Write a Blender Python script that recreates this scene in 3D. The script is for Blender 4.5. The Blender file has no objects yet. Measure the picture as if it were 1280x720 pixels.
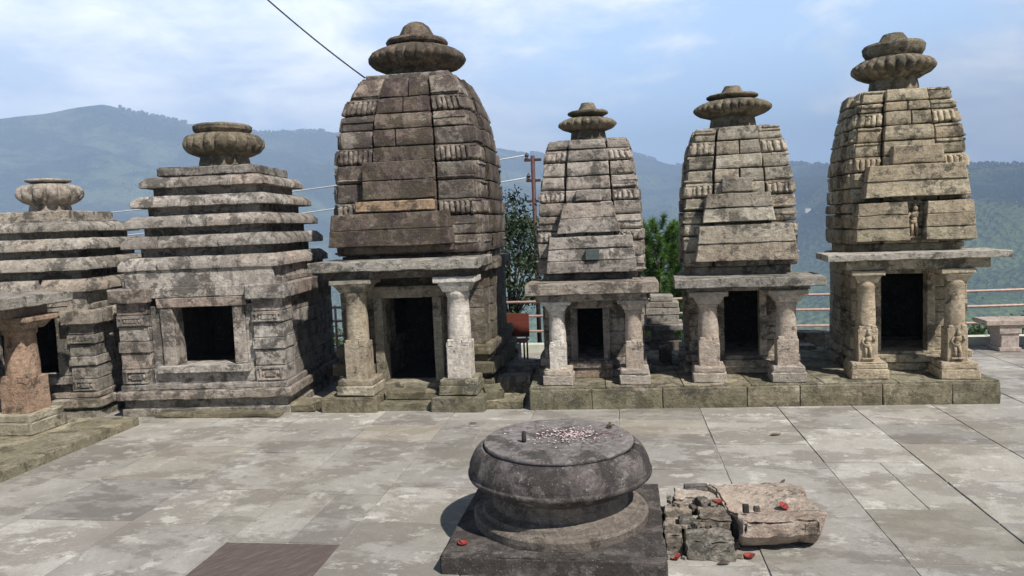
import bpy, math, random
import numpy as np
from mathutils import Vector, Matrix, Quaternion

random.seed(7)
RNG = np.random.RandomState(11)
S = bpy.context.scene
COL = S.collection
R = math.radians

# ------------------------------------------------------------------ camera
CAM_H = 2.3
cam_d = bpy.data.cameras.new("camera")
cam = bpy.data.objects.new("camera", cam_d)
COL.objects.link(cam)
cam_d.sensor_width = 36.0
cam_d.lens = 36.0 * 930.0 / 1280.0
cam_d.clip_start = 0.05
cam_d.clip_end = 30000
# world axes expressed in view space (x right, y down, z forward)
_C = (0.9888661, -0.02837588, -0.14607755)
_D = (0.14309859, -0.08797913, 0.98579028)
_U = (-0.04082444, -0.99571807, -0.08293903)
cam.matrix_world = Matrix((
    (_C[0], -_C[1], -_C[2], 0.0),
    (_D[0], -_D[1], -_D[2], 0.0),
    (_U[0], -_U[1], -_U[2], CAM_H),
    (0, 0, 0, 1)))
S.camera = cam

# ------------------------------------------------------------------ light
SUN_DIR = Vector((0.58, -0.54, 1.0)).normalized()
SUN_EL = math.asin(SUN_DIR.z)
SUN_AZ = math.atan2(SUN_DIR.x, SUN_DIR.y)
S.view_settings.view_transform = 'Standard'
S.view_settings.look = 'None'
S.view_settings.gamma = 1.0
S.view_settings.exposure = 0.58
S.render.engine = 'CYCLES'
S.cycles.use_denoising = True
S.cycles.max_bounces = 6
S.cycles.diffuse_bounces = 3
S.cycles.volume_bounces = 0
S.cycles.transparent_max_bounces = 8
S.cycles.sample_clamp_indirect = 6.0

W = bpy.data.worlds.new("World")
S.world = W
W.use_nodes = True


class NT:
    """tiny node-tree helper"""
    def __init__(self, tree):
        self.t = tree
        tree.nodes.clear()

    def n(self, typ, ins=None, **props):
        nd = self.t.nodes.new(typ)
        for k, v in props.items():
            setattr(nd, k, v)
        if ins:
            for k, v in ins.items():
                self.set(nd, k, v)
        return nd

    def set(self, nd, k, v):
        sock = nd.inputs[k]
        if isinstance(v, bpy.types.NodeSocket):
            self.t.links.new(v, sock)
        else:
            sock.default_value = v

    def math(self, op, a, b=None, c=None, clamp=False):
        nd = self.t.nodes.new('ShaderNodeMath')
        nd.operation = op
        nd.use_clamp = clamp
        for i, v in enumerate((a, b, c)):
            if v is not None:
                self.set(nd, i, v)
        return nd.outputs[0]

    def mix(self, fac, a, b, blend='MIX'):
        nd = self.t.nodes.new('ShaderNodeMix')
        nd.data_type = 'RGBA'
        nd.blend_type = blend
        nd.clamp_factor = True
        self.set(nd, 0, fac)
        for i, v in ((6, a), (7, b)):
            if not isinstance(v, bpy.types.NodeSocket) and len(v) == 3:
                v = (*v, 1.0)
            self.set(nd, i, v)
        return nd.outputs[2]

    def ramp(self, fac, pts, interp='LINEAR'):
        nd = self.t.nodes.new('ShaderNodeValToRGB')
        cr = nd.color_ramp
        cr.interpolation = interp
        while len(cr.elements) < len(pts):
            cr.elements.new(0.5)
        for e, (p, c) in zip(cr.elements, pts):
            e.position = p
            e.color = (c, c, c, 1) if isinstance(c, (int, float)) else (*c, 1)
        self.set(nd, 0, fac)
        return nd.outputs[0]

    def noise(self, vec, scale, detail=6, rough=0.6, dist=0.0):
        return self.n('ShaderNodeTexNoise', {'Vector': vec, 'Scale': scale, 'Detail': detail,
                                             'Roughness': rough, 'Distortion': dist}).outputs[0]

    def mapv(self, vec, scale=(1, 1, 1), loc=(0, 0, 0), rot=(0, 0, 0)):
        return self.n('ShaderNodeMapping', {'Vector': vec, 'Scale': scale, 'Location': loc,
                                            'Rotation': rot}).outputs[0]


w = NT(W.node_tree)
sky = w.n('ShaderNodeTexSky', sky_type='NISHITA', sun_disc=False, sun_elevation=SUN_EL, sun_rotation=SUN_AZ,
          altitude=1200, air_density=1.2, dust_density=2.0, ozone_density=1.5)
bg_sky = w.n('ShaderNodeBackground', {'Color': sky.outputs[0], 'Strength': 0.042})
tc = w.n('ShaderNodeTexCoord').outputs['Generated']
cl_v = w.mapv(tc, scale=(1.7, 1.7, 3.6))
cn = w.noise(cl_v, 1.35, 8, 0.55, 0.2)
cn2 = w.noise(w.mapv(tc, scale=(2.2, 2.2, 6.0), loc=(3, 1, 0)), 3.0, 6, 0.6, 0.3)
sep = w.n('ShaderNodeSeparateXYZ', {0: tc})
# more cloud towards the left (west) and low down than overhead to the right
bias = w.math('MULTIPLY_ADD', w.math('ABSOLUTE', w.math('SUBTRACT', sep.outputs[0], 0.17)), 0.42, -0.10)
low = w.math('MULTIPLY_ADD', w.math('ABSOLUTE', w.math('SUBTRACT', sep.outputs[2], 0.12)), -0.35, 0.05)
dens = w.math('ADD', w.math('ADD', cn, bias), low)
dens = w.math('MULTIPLY_ADD', cn2, 0.22, w.math('SUBTRACT', dens, 0.11))
cf = w.ramp(dens, [(0.47, 0.03), (0.545, 0.70), (0.64, 1.0)])
ccol = w.mix(w.ramp(cn2, [(0.36, 0.0), (0.66, 1.0)]), (0.50, 0.60, 0.76), (0.92, 0.94, 0.97))
# pale humid air low in the northern sky, dimmed overhead and behind to cut ambient fill
veil = w.math('MULTIPLY', w.ramp(sep.outputs[2], [(0.22, 1.0), (0.62, 0.0)]), w.ramp(sep.outputs[1], [(0.35, 0.12), (0.62, 1.0)]))
bg_v = w.n('ShaderNodeBackground', {'Color': (0.50, 0.71, 1.0, 1), 'Strength': 1.3})
m0 = w.n('ShaderNodeMixShader', {0: w.math('MULTIPLY', veil, 0.92), 1: bg_sky.outputs[0], 2: bg_v.outputs[0]})
bg_cl = w.n('ShaderNodeBackground', {'Color': ccol, 'Strength': 1.35})
msh = w.n('ShaderNodeMixShader', {0: w.math('MULTIPLY', cf, w.math('MULTIPLY_ADD', veil, 0.9, 0.1)), 1: m0.outputs[0], 2: bg_cl.outputs[0]})
w.n('ShaderNodeOutputWorld', {'Surface': msh.outputs[0]})

sun_d = bpy.data.lights.new("sun", 'SUN')
sun_d.energy = 5.0
sun_d.angle = R(1.0)
sun_d.color = (1.0, 0.945, 0.88)
sun = bpy.data.objects.new("sun", sun_d)
COL.objects.link(sun)
sun.rotation_euler = (-SUN_DIR).to_track_quat('-Z', 'Y').to_euler()
sun.location = (5, -6, 12)

# ------------------------------------------------------------------ materials


def new_mat(name):
    m = bpy.data.materials.new(name)
    m.use_nodes = True
    return m, NT(m.node_tree)


def stone(name, light, mid, dark=(0.035, 0.032, 0.028), lichen=0.5, moss=0.2, warm=(0.36, 0.24, 0.15),
          warm_amt=0.25, tone=0.45, bump=0.5, streak=0.5, pale=0.35, moss_h=0.5, seed=0.0):
    """weathered sandstone: per-block tone, soot and lichen crusts, pale bloom, moss near damp bases"""
    m, t = new_mat(name)
    co = t.n('ShaderNodeTexCoord').outputs['Object']
    co = t.mapv(co, loc=(seed, seed * .7, 0))
    at = t.n('ShaderNodeAttribute', attribute_name='tone').outputs['Fac']
    n_big = t.noise(co, 1.3, 5, 0.6, 0.3)
    n_mid = t.noise(co, 6.0, 8, 0.68, 0.5)
    n_fine = t.noise(co, 42.0, 6, 0.75)
    n_bed = t.noise(t.mapv(co, scale=(2.0, 2.0, 38.0)), 1.0, 5, 0.6, 0.2)       # sandstone bedding
    c = t.mix(t.ramp(t.math('MULTIPLY_ADD', n_mid, 0.6, t.math('MULTIPLY', n_big, 0.4)), [(0.40, 0.0), (0.60, 1.0)]), mid, light)
    # per block tone and hue
    wn = t.n('ShaderNodeTexWhiteNoise', {'W': at}, noise_dimensions='1D').outputs[0]
    c = t.mix(t.math('MULTIPLY', t.ramp(wn, [(0.55, 0.0), (0.95, 1.0)]), warm_amt), c, warm)
    gain = t.math('MULTIPLY_ADD', at, tone * 1.25, 1.06 - tone * 0.62)
    gain = t.math('MULTIPLY', gain, t.math('MULTIPLY_ADD', n_bed, 0.26, 0.87))
    gain = t.math('MULTIPLY', gain, t.math('MULTIPLY_ADD', n_fine, 0.9, 0.55))
    n_pit = t.noise(t.mapv(co, loc=(6, 1, 2)), 17.0, 7, 0.75, 0.4)
    gain = t.math('MULTIPLY', gain, t.math('MULTIPLY_ADD', t.ramp(n_pit, [(0.30, 0.0), (0.70, 1.0)]), 0.75, 0.62))
    gc = t.n('ShaderNodeCombineColor', {0: gain, 1: gain, 2: gain}).outputs[0]
    c = t.mix(1.0, c, gc, 'MULTIPLY')
    # pale lime / lichen bloom
    n_p = t.noise(t.mapv(co, loc=(5, 2, 1)), 9.0, 8, 0.7, 0.8)
    c = t.mix(t.math('MULTIPLY', t.ramp(n_p, [(0.57, 0.0), (0.66, 1.0)]), pale), c, (0.50, 0.48, 0.43))
    # bedding cracks
    n_k = t.noise(t.mapv(co, scale=(1.3, 1.3, 13.0), loc=(3, 3, 8)), 1.0, 7, 0.62, 0.3)
    kk = t.math('ABSOLUTE', t.math('SUBTRACT', n_k, 0.5))
    kf = t.math('MULTIPLY', t.ramp(kk, [(0.0, 1.0), (0.016, 0.0)]), t.ramp(n_mid, [(0.45, 0.0), (0.55, 1.0)]))
    c = t.mix(t.math('MULTIPLY', kf, 0.75), c, dark)
    # black crust
    n_l = t.noise(t.mapv(co, loc=(1, 7, 3)), 3.6, 10, 0.76, 0.35)
    n_s = t.noise(t.mapv(co, scale=(7, 7, 0.9), loc=(4, 4, 4)), 1.0, 6, 0.65, 0.4)
    l1 = t.ramp(t.math('ADD', n_l, t.math('MULTIPLY', n_mid, 0.25)), [(0.735 - 0.25 * lichen, 0.0), (0.80 - 0.245 * lichen, 1.0)])
    l2 = t.math('MULTIPLY', t.ramp(n_s, [(0.50, 0.0), (0.66, 1.0)]), streak)
    n_q = t.noise(t.mapv(co, loc=(8, 3, 5)), 11.0, 8, 0.74, 0.2)
    l3 = t.math('MULTIPLY', t.ramp(n_q, [(0.54, 0.0), (0.62, 1.0)]), 0.16 + 0.30 * lichen)
    lf = t.math('MAXIMUM', t.math('MAXIMUM', t.math('MULTIPLY', l1, 0.74), l3), l2)
    c = t.mix(lf, c, dark)
    # speckles
    sp = t.noise(co, 95.0, 3, 0.6)
    c = t.mix(t.math('MULTIPLY', t.ramp(sp, [(0.60, 0.0), (0.70, 1.0)]), 0.45), c, (0.06, 0.055, 0.05))
    sp2 = t.noise(t.mapv(co, loc=(9, 9, 9)), 70.0, 3, 0.6)
    c = t.mix(t.math('MULTIPLY', t.ramp(sp2, [(0.63, 0.0), (0.70, 1.0)]), 0.35), c, (0.55, 0.54, 0.48))
    if moss > 0:
        z = t.n('ShaderNodeSeparateXYZ', {0: t.n('ShaderNodeNewGeometry').outputs['Position']}).outputs[2]
        hm = t.math('SUBTRACT', 1.0, t.math('DIVIDE', z, moss_h), clamp=True)
        n_m = t.noise(t.mapv(co, loc=(2, 8, 6)), 3.4, 7, 0.7, 0.5)
        mf = t.ramp(t.math('ADD', n_m, t.math('MULTIPLY', hm, 0.28)), [(0.62, 0.0), (0.74, 1.0)])
        c = t.mix(t.math('MULTIPLY', mf, moss), c, (0.125, 0.115, 0.062))
    h = t.math('ADD', t.math('MULTIPLY', n_fine, 0.35), t.math('ADD', t.math('MULTIPLY', n_pit, 0.7), t.math('MULTIPLY', n_mid, 0.8)))
    h = t.math('ADD', h, t.math('MULTIPLY', n_bed, 0.22))
    pit = t.n('ShaderNodeTexVoronoi', {'Vector': co, 'Scale': 26.0}).outputs[0]
    h = t.math('ADD', h, t.math('MULTIPLY', t.ramp(pit, [(0.0, 0.0), (0.28, 1.0)]), 0.18))
    bp = t.n('ShaderNodeBump', {'Strength': min(1.0, bump * 1.5), 'Distance': 0.028, 'Height': h})
    b = t.n('ShaderNodeBsdfPrincipled', {'Base Color': c, 'Roughness': 0.93, 'Normal': bp.outputs[0]})
    b.inputs['Specular IOR Level'].default_value = 0.2
    t.n('ShaderNodeOutputMaterial', {'Surface': b.outputs[0]})
    return m


def plain(name, col, rough=0.7, var=0.25, scale=20, metal=0.0, bump=0.2):
    m, t = new_mat(name)
    co = t.n('ShaderNodeTexCoord').outputs['Object']
    n = t.noise(co, scale, 6, 0.65, 0.3)
    a = tuple(x * (1 - var) for x in col)
    b_ = tuple(min(1, x * (1 + var)) for x in col)
    c = t.mix(t.ramp(n, [(0.3, 0.0), (0.7, 1.0)]), a, b_)
    bp = t.n('ShaderNodeBump', {'Strength': bump, 'Distance': 0.01, 'Height': n})
    b = t.n('ShaderNodeBsdfPrincipled', {'Base Color': c, 'Roughness': rough, 'Metallic': metal, 'Normal': bp.outputs[0]})
    t.n('ShaderNodeOutputMaterial', {'Surface': b.outputs[0]})
    return m


def paving(name, light, mid, darkc, stain=0.5):
    m, t = new_mat(name)
    co0 = t.n('ShaderNodeTexCoord').outputs['Object']
    at = t.n('ShaderNodeAttribute', attribute_name='tone').outputs['Fac']
    wn = t.n('ShaderNodeTexWhiteNoise', {'W': at}, noise_dimensions='1D').outputs['Color']
    off = t.n('ShaderNodeVectorMath', {0: wn, 1: (40.0, 40.0, 0.0)}, operation='MULTIPLY').outputs[0]
    ang = t.math('MULTIPLY', t.n('ShaderNodeTexWhiteNoise', {'W': t.math('ADD', at, 7.7)}, noise_dimensions='1D').outputs[0], 3.14)
    co = t.n('ShaderNodeVectorMath', {0: co0, 1: off}, operation='ADD').outputs[0]
    co = t.n('ShaderNodeVectorRotate', {'Vector': co, 'Angle': ang}, rotation_type='Z_AXIS').outputs[0]
    n_a = t.noise(co, 1.8, 9, 0.68, 0.15)
    n_b = t.noise(t.mapv(co, scale=(1.0, 3.2, 1.0), rot=(0, 0, 0.4)), 2.2, 9, 0.74, 0.2)
    n_w = t.noise(co0, 0.55, 6, 0.6, 0.6)
    n_f = t.noise(co0, 60, 5, 0.7)
    n_c = t.noise(t.mapv(co, scale=(1, 5, 1), rot=(0, 0, -0.7)), 5.0, 8, 0.76, 0.25)
    n_d = t.noise(t.mapv(co0, scale=(1.0, 1.6, 1.0), rot=(0, 0, 0.5)), 1.1, 10, 0.72, 0.15)
    n_e = t.noise(t.mapv(co0, scale=(1.0, 1.3, 1.0), loc=(3, 3, 0)), 3.0, 9, 0.75, 0.15)
    c = t.mix(t.ramp(n_a, [(0.36, 0.0), (0.64, 1.0)]), mid, light)
    c = t.mix(t.math('MULTIPLY', t.ramp(n_b, [(0.48, 0.0), (0.66, 1.0)]), stain * 0.6), c, (0.27, 0.255, 0.23))
    c = t.mix(t.math('MULTIPLY', t.ramp(n_d, [(0.485, 0.0), (0.535, 1.0)]), stain * 0.62), c, darkc)
    c = t.mix(t.math('MULTIPLY', t.ramp(n_e, [(0.565, 0.0), (0.60, 1.0)]), 0.5), c, (0.58, 0.565, 0.51))
    c = t.mix(t.math('MULTIPLY', t.ramp(n_c, [(0.60, 0.0), (0.66, 1.0)]), 0.35), c, (0.54, 0.53, 0.48))
    c = t.mix(t.math('MULTIPLY', t.ramp(n_c, [(0.33, 1.0), (0.37, 0.0)]), 0.45), c, (0.13, 0.12, 0.10))
    c = t.mix(t.math('MULTIPLY', t.ramp(n_w, [(0.50, 0.0), (0.64, 1.0)]), 0.35), c, (0.24, 0.225, 0.17))
    wv = t.n('ShaderNodeTexWhiteNoise', {'W': t.math('ADD', at, 3.3)}, noise_dimensions='1D').outputs[0]
    c = t.mix(t.math('MULTIPLY', t.ramp(wv, [(0.80, 0.0), (0.97, 1.0)]), 0.3), c, (0.30, 0.26, 0.18))
    gain = t.math('MULTIPLY', t.math('MULTIPLY_ADD', t.math('MINIMUM', at, 1.0), 0.48, 0.78), t.math('MULTIPLY_ADD', n_f, 0.5, 0.75))
    gc = t.n('ShaderNodeCombineColor', {0: gain, 1: gain, 2: gain}).outputs[0]
    c = t.mix(1.0, c, gc, 'MULTIPLY')
    n_v = t.math('ABSOLUTE', t.math('SUBTRACT', t.noise(co, 2.6, 8, 0.66, 0.3), 0.5))
    c = t.mix(t.math('MULTIPLY', t.math('MULTIPLY', t.ramp(n_v, [(0.0, 1.0), (0.008, 0.0)]), t.ramp(n_a, [(0.48, 0.0), (0.58, 1.0)])), 0.6), c, (0.10, 0.09, 0.075))
    n_g = t.noise(co0, 22.0, 6, 0.75)
    c = t.mix(t.math('MULTIPLY', t.ramp(n_g, [(0.56, 0.0), (0.68, 1.0)]), 0.30), c, (0.15, 0.14, 0.12))
    # one reddish brown slab carries tone 2
    br = t.math('GREATER_THAN', at, 1.5)
    cb = t.mix(t.ramp(n_c, [(0.45, 0.0), (0.62, 1.0)]), (0.095, 0.074, 0.064), (0.145, 0.115, 0.10))
    c = t.mix(br, c, cb)
    h = t.math('ADD', t.math('MULTIPLY', n_f, 0.3), t.math('ADD', n_b, n_c))
    bp = t.n('ShaderNodeBump', {'Strength': 0.35, 'Distance': 0.02, 'Height': h})
    rg = t.math('MULTIPLY_ADD', n_b, 0.35, 0.45)
    b = t.n('ShaderNodeBsdfPrincipled', {'Base Color': c, 'Roughness': rg, 'Normal': bp.outputs[0]})
    b.inputs['Specular IOR Level'].default_value = 0.35
    t.n('ShaderNodeOutputMaterial', {'Surface': b.outputs[0]})
    return m


def foliage(name, dark, light, trans=0.25):
    m, t = new_mat(name)
    co = t.n('ShaderNodeTexCoord').outputs['Object']
    n = t.noise(co, 1.6, 4, 0.6)
    at = t.n('ShaderNodeAttribute', attribute_name='tone').outputs['Fac']
    f = t.math('MULTIPLY_ADD', at, 0.6, t.math('MULTIPLY', n, 0.4))
    c = t.mix(t.ramp(f, [(0.2, 0.0), (0.8, 1.0)]), dark, light)
    b = t.n('ShaderNodeBsdfPrincipled', {'Base Color': c, 'Roughness': 0.6})
    tr = t.n('ShaderNodeBsdfTranslucent', {'Color': c})
    mx = t.n('ShaderNodeMixShader', {0: trans, 1: b.outputs[0], 2: tr.outputs[0]})
    t.n('ShaderNodeOutputMaterial', {'Surface': mx.outputs[0]})
    return m


M = {
    'tall':   stone('brown_stone', (0.31, 0.28, 0.235), (0.17, 0.145, 0.125), dark=(0.040, 0.027, 0.026), lichen=0.64, moss=0.55,
                    warm=(0.30, 0.20, 0.13), tone=0.5, streak=0.5, pale=0.3, moss_h=3.0, seed=1, warm_amt=0.3),
    'maroon': stone('maroon_brown_stone', (0.23, 0.18, 0.155), (0.105, 0.072, 0.066), dark=(0.028, 0.020, 0.020), lichen=0.60, moss=0.30,
                    warm=(0.20, 0.18, 0.12), tone=0.5, streak=0.5, pale=0.4, moss_h=9.0, seed=31, warm_amt=0.3),
    'tiered': stone('grey_stone', (0.40, 0.37, 0.33), (0.26, 0.23, 0.20), lichen=0.50, moss=0.3, warm=(0.36, 0.22, 0.15),
                    streak=0.45, pale=0.5, seed=2, warm_amt=0.3, moss_h=0.6),
    'low':    stone('buff_grey_stone', (0.38, 0.35, 0.30), (0.24, 0.215, 0.18), lichen=0.48, moss=0.35, streak=0.35,
                    pale=0.4, seed=3, warm_amt=0.2, moss_h=0.6),
    'small':  stone('pinkish_grey_stone', (0.41, 0.37, 0.325), (0.27, 0.235, 0.205), lichen=0.46, moss=0.3, streak=0.35,
                    pale=0.4, seed=4, warm_amt=0.25, moss_h=0.5),
    'mid':    stone('tan_stone', (0.42, 0.38, 0.31), (0.28, 0.245, 0.19), lichen=0.45, moss=0.3, streak=0.3,
                    pale=0.4, seed=5, warm_amt=0.3, moss_h=0.5),
    'ochre':  stone('ochre_stone', (0.48, 0.42, 0.30), (0.32, 0.27, 0.19), lichen=0.40, moss=0.25, streak=0.32,
                    pale=0.35, seed=6, warm_amt=0.35, moss_h=0.5),
    'white':  stone('whitish_stone', (0.68, 0.655, 0.60), (0.50, 0.465, 0.41), lichen=0.05, moss=0.0, streak=0.12, pale=0.5,
                    tone=0.2, warm_amt=0.15, seed=7),
    'olive':  stone('mossy_pillar_stone', (0.40, 0.365, 0.28), (0.27, 0.24, 0.18), lichen=0.3, moss=0.2, streak=0.3,
                    pale=0.3, tone=0.3, seed=8, moss_h=2.0),
    'rust':   stone('red_sandstone', (0.34, 0.27, 0.205), (0.23, 0.175, 0.13), lichen=0.35, moss=0.0, streak=0.3, pale=0.4,
                    tone=0.3, seed=9, warm=(0.45, 0.22, 0.12)),
    'pillarst': stone('pinkish_tan_pillar_stone', (0.46, 0.41, 0.35), (0.33, 0.285, 0.235), lichen=0.14, moss=0.1, streak=0.28, pale=0.5,
                    tone=0.25, seed=33, warm_amt=0.2),
    'pillaroc': stone('ochre_pillar_stone', (0.50, 0.43, 0.31), (0.35, 0.29, 0.20), lichen=0.16, moss=0.1, streak=0.28, pale=0.4,
                    tone=0.25, seed=34, warm_amt=0.2),
    'orange': stone('orange_stone', (0.43, 0.31, 0.20), (0.32, 0.22, 0.14), lichen=0.3, moss=0.0, streak=0.2, pale=0.3,
                    tone=0.2, seed=10),
    'slab':   stone('slab_stone', (0.34, 0.32, 0.28), (0.22, 0.20, 0.17), lichen=0.45, moss=0.2, streak=0.15, pale=0.6,
                    tone=0.3, seed=11),
    'cream_slab': stone('cream_slab_stone', (0.46, 0.43, 0.37), (0.34, 0.31, 0.26), lichen=0.22, moss=0.0, streak=0.1, pale=0.6,
                    tone=0.25, seed=19),
    'darkcap': stone('dark_finial_stone', (0.14, 0.125, 0.105), (0.065, 0.057, 0.05), lichen=0.65, moss=0.2, streak=0.35,
                    pale=0.3, tone=0.3, seed=12, moss_h=8),
    'cap':    stone('ribbed_finial_stone', (0.24, 0.23, 0.175), (0.13, 0.118, 0.09), lichen=0.50, moss=0.3, streak=0.4,
                    pale=0.35, tone=0.3, seed=13, moss_h=8),
    'capl':   stone('pale_finial_stone', (0.42, 0.40, 0.36), (0.26, 0.24, 0.21), lichen=0.32, moss=0.05, streak=0.35, pale=0.5,
                    tone=0.2, seed=14),
    'plat':   stone('mossy_platform_stone', (0.30, 0.28, 0.21), (0.19, 0.17, 0.12), lichen=0.50, moss=0.50, streak=0.35, pale=0.4,
                    tone=0.4, seed=15, moss_h=0.7, warm_amt=0.2),
    'drum':   stone('drum_stone', (0.165, 0.146, 0.138), (0.075, 0.066, 0.062), dark=(0.022, 0.019, 0.019), lichen=0.60, moss=0.06,
                    streak=0.6, pale=0.3, tone=0.2, seed=16, bump=0.4, warm_amt=0.0),
    'drumlow': stone('drum_foot_stone', (0.19, 0.17, 0.15), (0.11, 0.098, 0.088), lichen=0.40, moss=0.1, streak=0.3, pale=0.3,
                    tone=0.2, seed=17, bump=0.4),
    'drumtop': stone('drum_top_stone', (0.22, 0.20, 0.195), (0.13, 0.118, 0.115), lichen=0.42, moss=0.0, streak=0.0, pale=0.25,
                    tone=0.1, seed=24, bump=0.3, warm_amt=0.0),
    'rubble': stone('rubble_stone', (0.38, 0.35, 0.30), (0.22, 0.20, 0.17), lichen=0.35, moss=0.1, streak=0.3, pale=0.5, seed=18,
                    bump=0.8),
    'boulder': stone('pinkish_boulder_stone', (0.52, 0.47, 0.40), (0.37, 0.30, 0.25), lichen=0.24, moss=0.25, streak=0.08,
                    pale=0.7, tone=0.1, seed=20, bump=0.9, warm=(0.50, 0.28, 0.2), moss_h=1.0),
    'pinkst': stone('pink_bench_stone', (0.50, 0.43, 0.39), (0.42, 0.35, 0.31), lichen=0.0, moss=0.0, streak=0.05, pale=0.4,
                    tone=0.2, seed=21, bump=0.25),
    'inner':  stone('painted_chamber_shade', (0.03, 0.026, 0.023), (0.018, 0.015, 0.013), lichen=0.6, moss=0.0, streak=0.5, pale=0.1, seed=22),  # near-black colour stands in for the shade inside the chambers
    'floor':  paving('paving_stone', (0.405, 0.39, 0.355), (0.255, 0.24, 0.215), (0.155, 0.138, 0.118), 0.95),
    'kerb':   stone('kerb_stone', (0.36, 0.33, 0.25), (0.24, 0.22, 0.155), lichen=0.36, moss=0.4, streak=0.0, pale=0.4, tone=0.3,
                    seed=23, moss_h=0.5),
    'mortar': plain('joint_mortar', (0.27, 0.26, 0.235), 0.95, 0.4, 12),
    'rail':   plain('pink_painted_pipe', (0.40, 0.27, 0.22), 0.5, 0.25, 15, 0.1),
    'pole':   plain('rusty_pole_paint', (0.075, 0.035, 0.032), 0.7, 0.3, 12, 0.2),
    'ins':    plain('insulator_ceramic', (0.06, 0.045, 0.04), 0.3, 0.2, 12),
    'wire':   plain('grey_cable', (0.55, 0.56, 0.58), 0.5, 0.1, 12),
    'bwire':  plain('black_cable', (0.012, 0.012, 0.014), 0.6, 0.1, 12),
    'red':    plain('red_plastic_slats', (0.17, 0.045, 0.03), 0.5, 0.2, 14),
    'black':  plain('black_metal', (0.015, 0.015, 0.015), 0.5, 0.2, 14),
    'clay':   plain('red_clay', (0.24, 0.03, 0.02), 0.7, 0.35, 60),
    'cotton': plain('burnt_wick', (0.05, 0.04, 0.035), 0.9, 0.3, 60),
    'char':   plain('charred_wood', (0.03, 0.026, 0.024), 0.9, 0.4, 60),
    'petal':  plain('white_petal', (0.62, 0.52, 0.50), 0.8, 0.25, 60),
    'rpetal': plain('red_petal', (0.28, 0.03, 0.06), 0.8, 0.35, 60),
    'leafd':  plain('dry_leaf', (0.08, 0.06, 0.04), 0.8, 0.35, 60),
    'wall':   plain('village_whitewash', (0.75, 0.74, 0.70), 0.9, 0.1, 1),
    'roof':   plain('village_roof', (0.30, 0.28, 0.27), 0.8, 0.1, 1),
    'bark':   plain('bark', (0.09, 0.065, 0.045), 0.9, 0.4, 25, bump=0.6),
    'leaf':   foliage('shrub_leaves', (0.012, 0.028, 0.010), (0.06, 0.095, 0.035)),
    'pine':   foliage('pine_needles', (0.035, 0.10, 0.02), (0.14, 0.26, 0.05), 0.35),
    'hedge':  foliage('bush_leaves', (0.02, 0.05, 0.015), (0.08, 0.13, 0.03)),
    'forest': foliage('forest_foliage', (0.010, 0.020, 0.009), (0.028, 0.045, 0.018), 0.0),
}

# ------------------------------------------------------------------ noise
_T = RNG.rand(32, 32, 32, 3).astype(np.float32) * 2 - 1


def vnoise(p):
    """smooth vector value noise of an (n,3) array"""
    i = np.floor(p).astype(np.int64)
    f = (p - i)
    f = f * f * (3 - 2 * f)
    i0 = i & 31
    i1 = (i + 1) & 31
    out = np.zeros((len(p), 3))
    for a in (0, 1):
        xa = i1[:, 0] if a else i0[:, 0]
        wa = f[:, 0] if a else 1 - f[:, 0]
        for b in (0, 1):
            yb = i1[:, 1] if b else i0[:, 1]
            wb = f[:, 1] if b else 1 - f[:, 1]
            for c in (0, 1):
                zc = i1[:, 2] if c else i0[:, 2]
                wc = f[:, 2] if c else 1 - f[:, 2]
                out += (wa * wb * wc)[:, None] * _T[xa, yb, zc]
    return out


# ------------------------------------------------------------------ mesh accumulator
_cache = {}


def _axis(n_seg, L, b):
    c = min(b * 1.7, L * 0.5 - 1e-4)
    c = max(c, b + 1e-5)
    inner = np.linspace(c, L - c, n_seg + 1)
    return np.concatenate([[0, b * 0.35, b], inner, [L - b, L - b * 0.35, L]])


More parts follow.
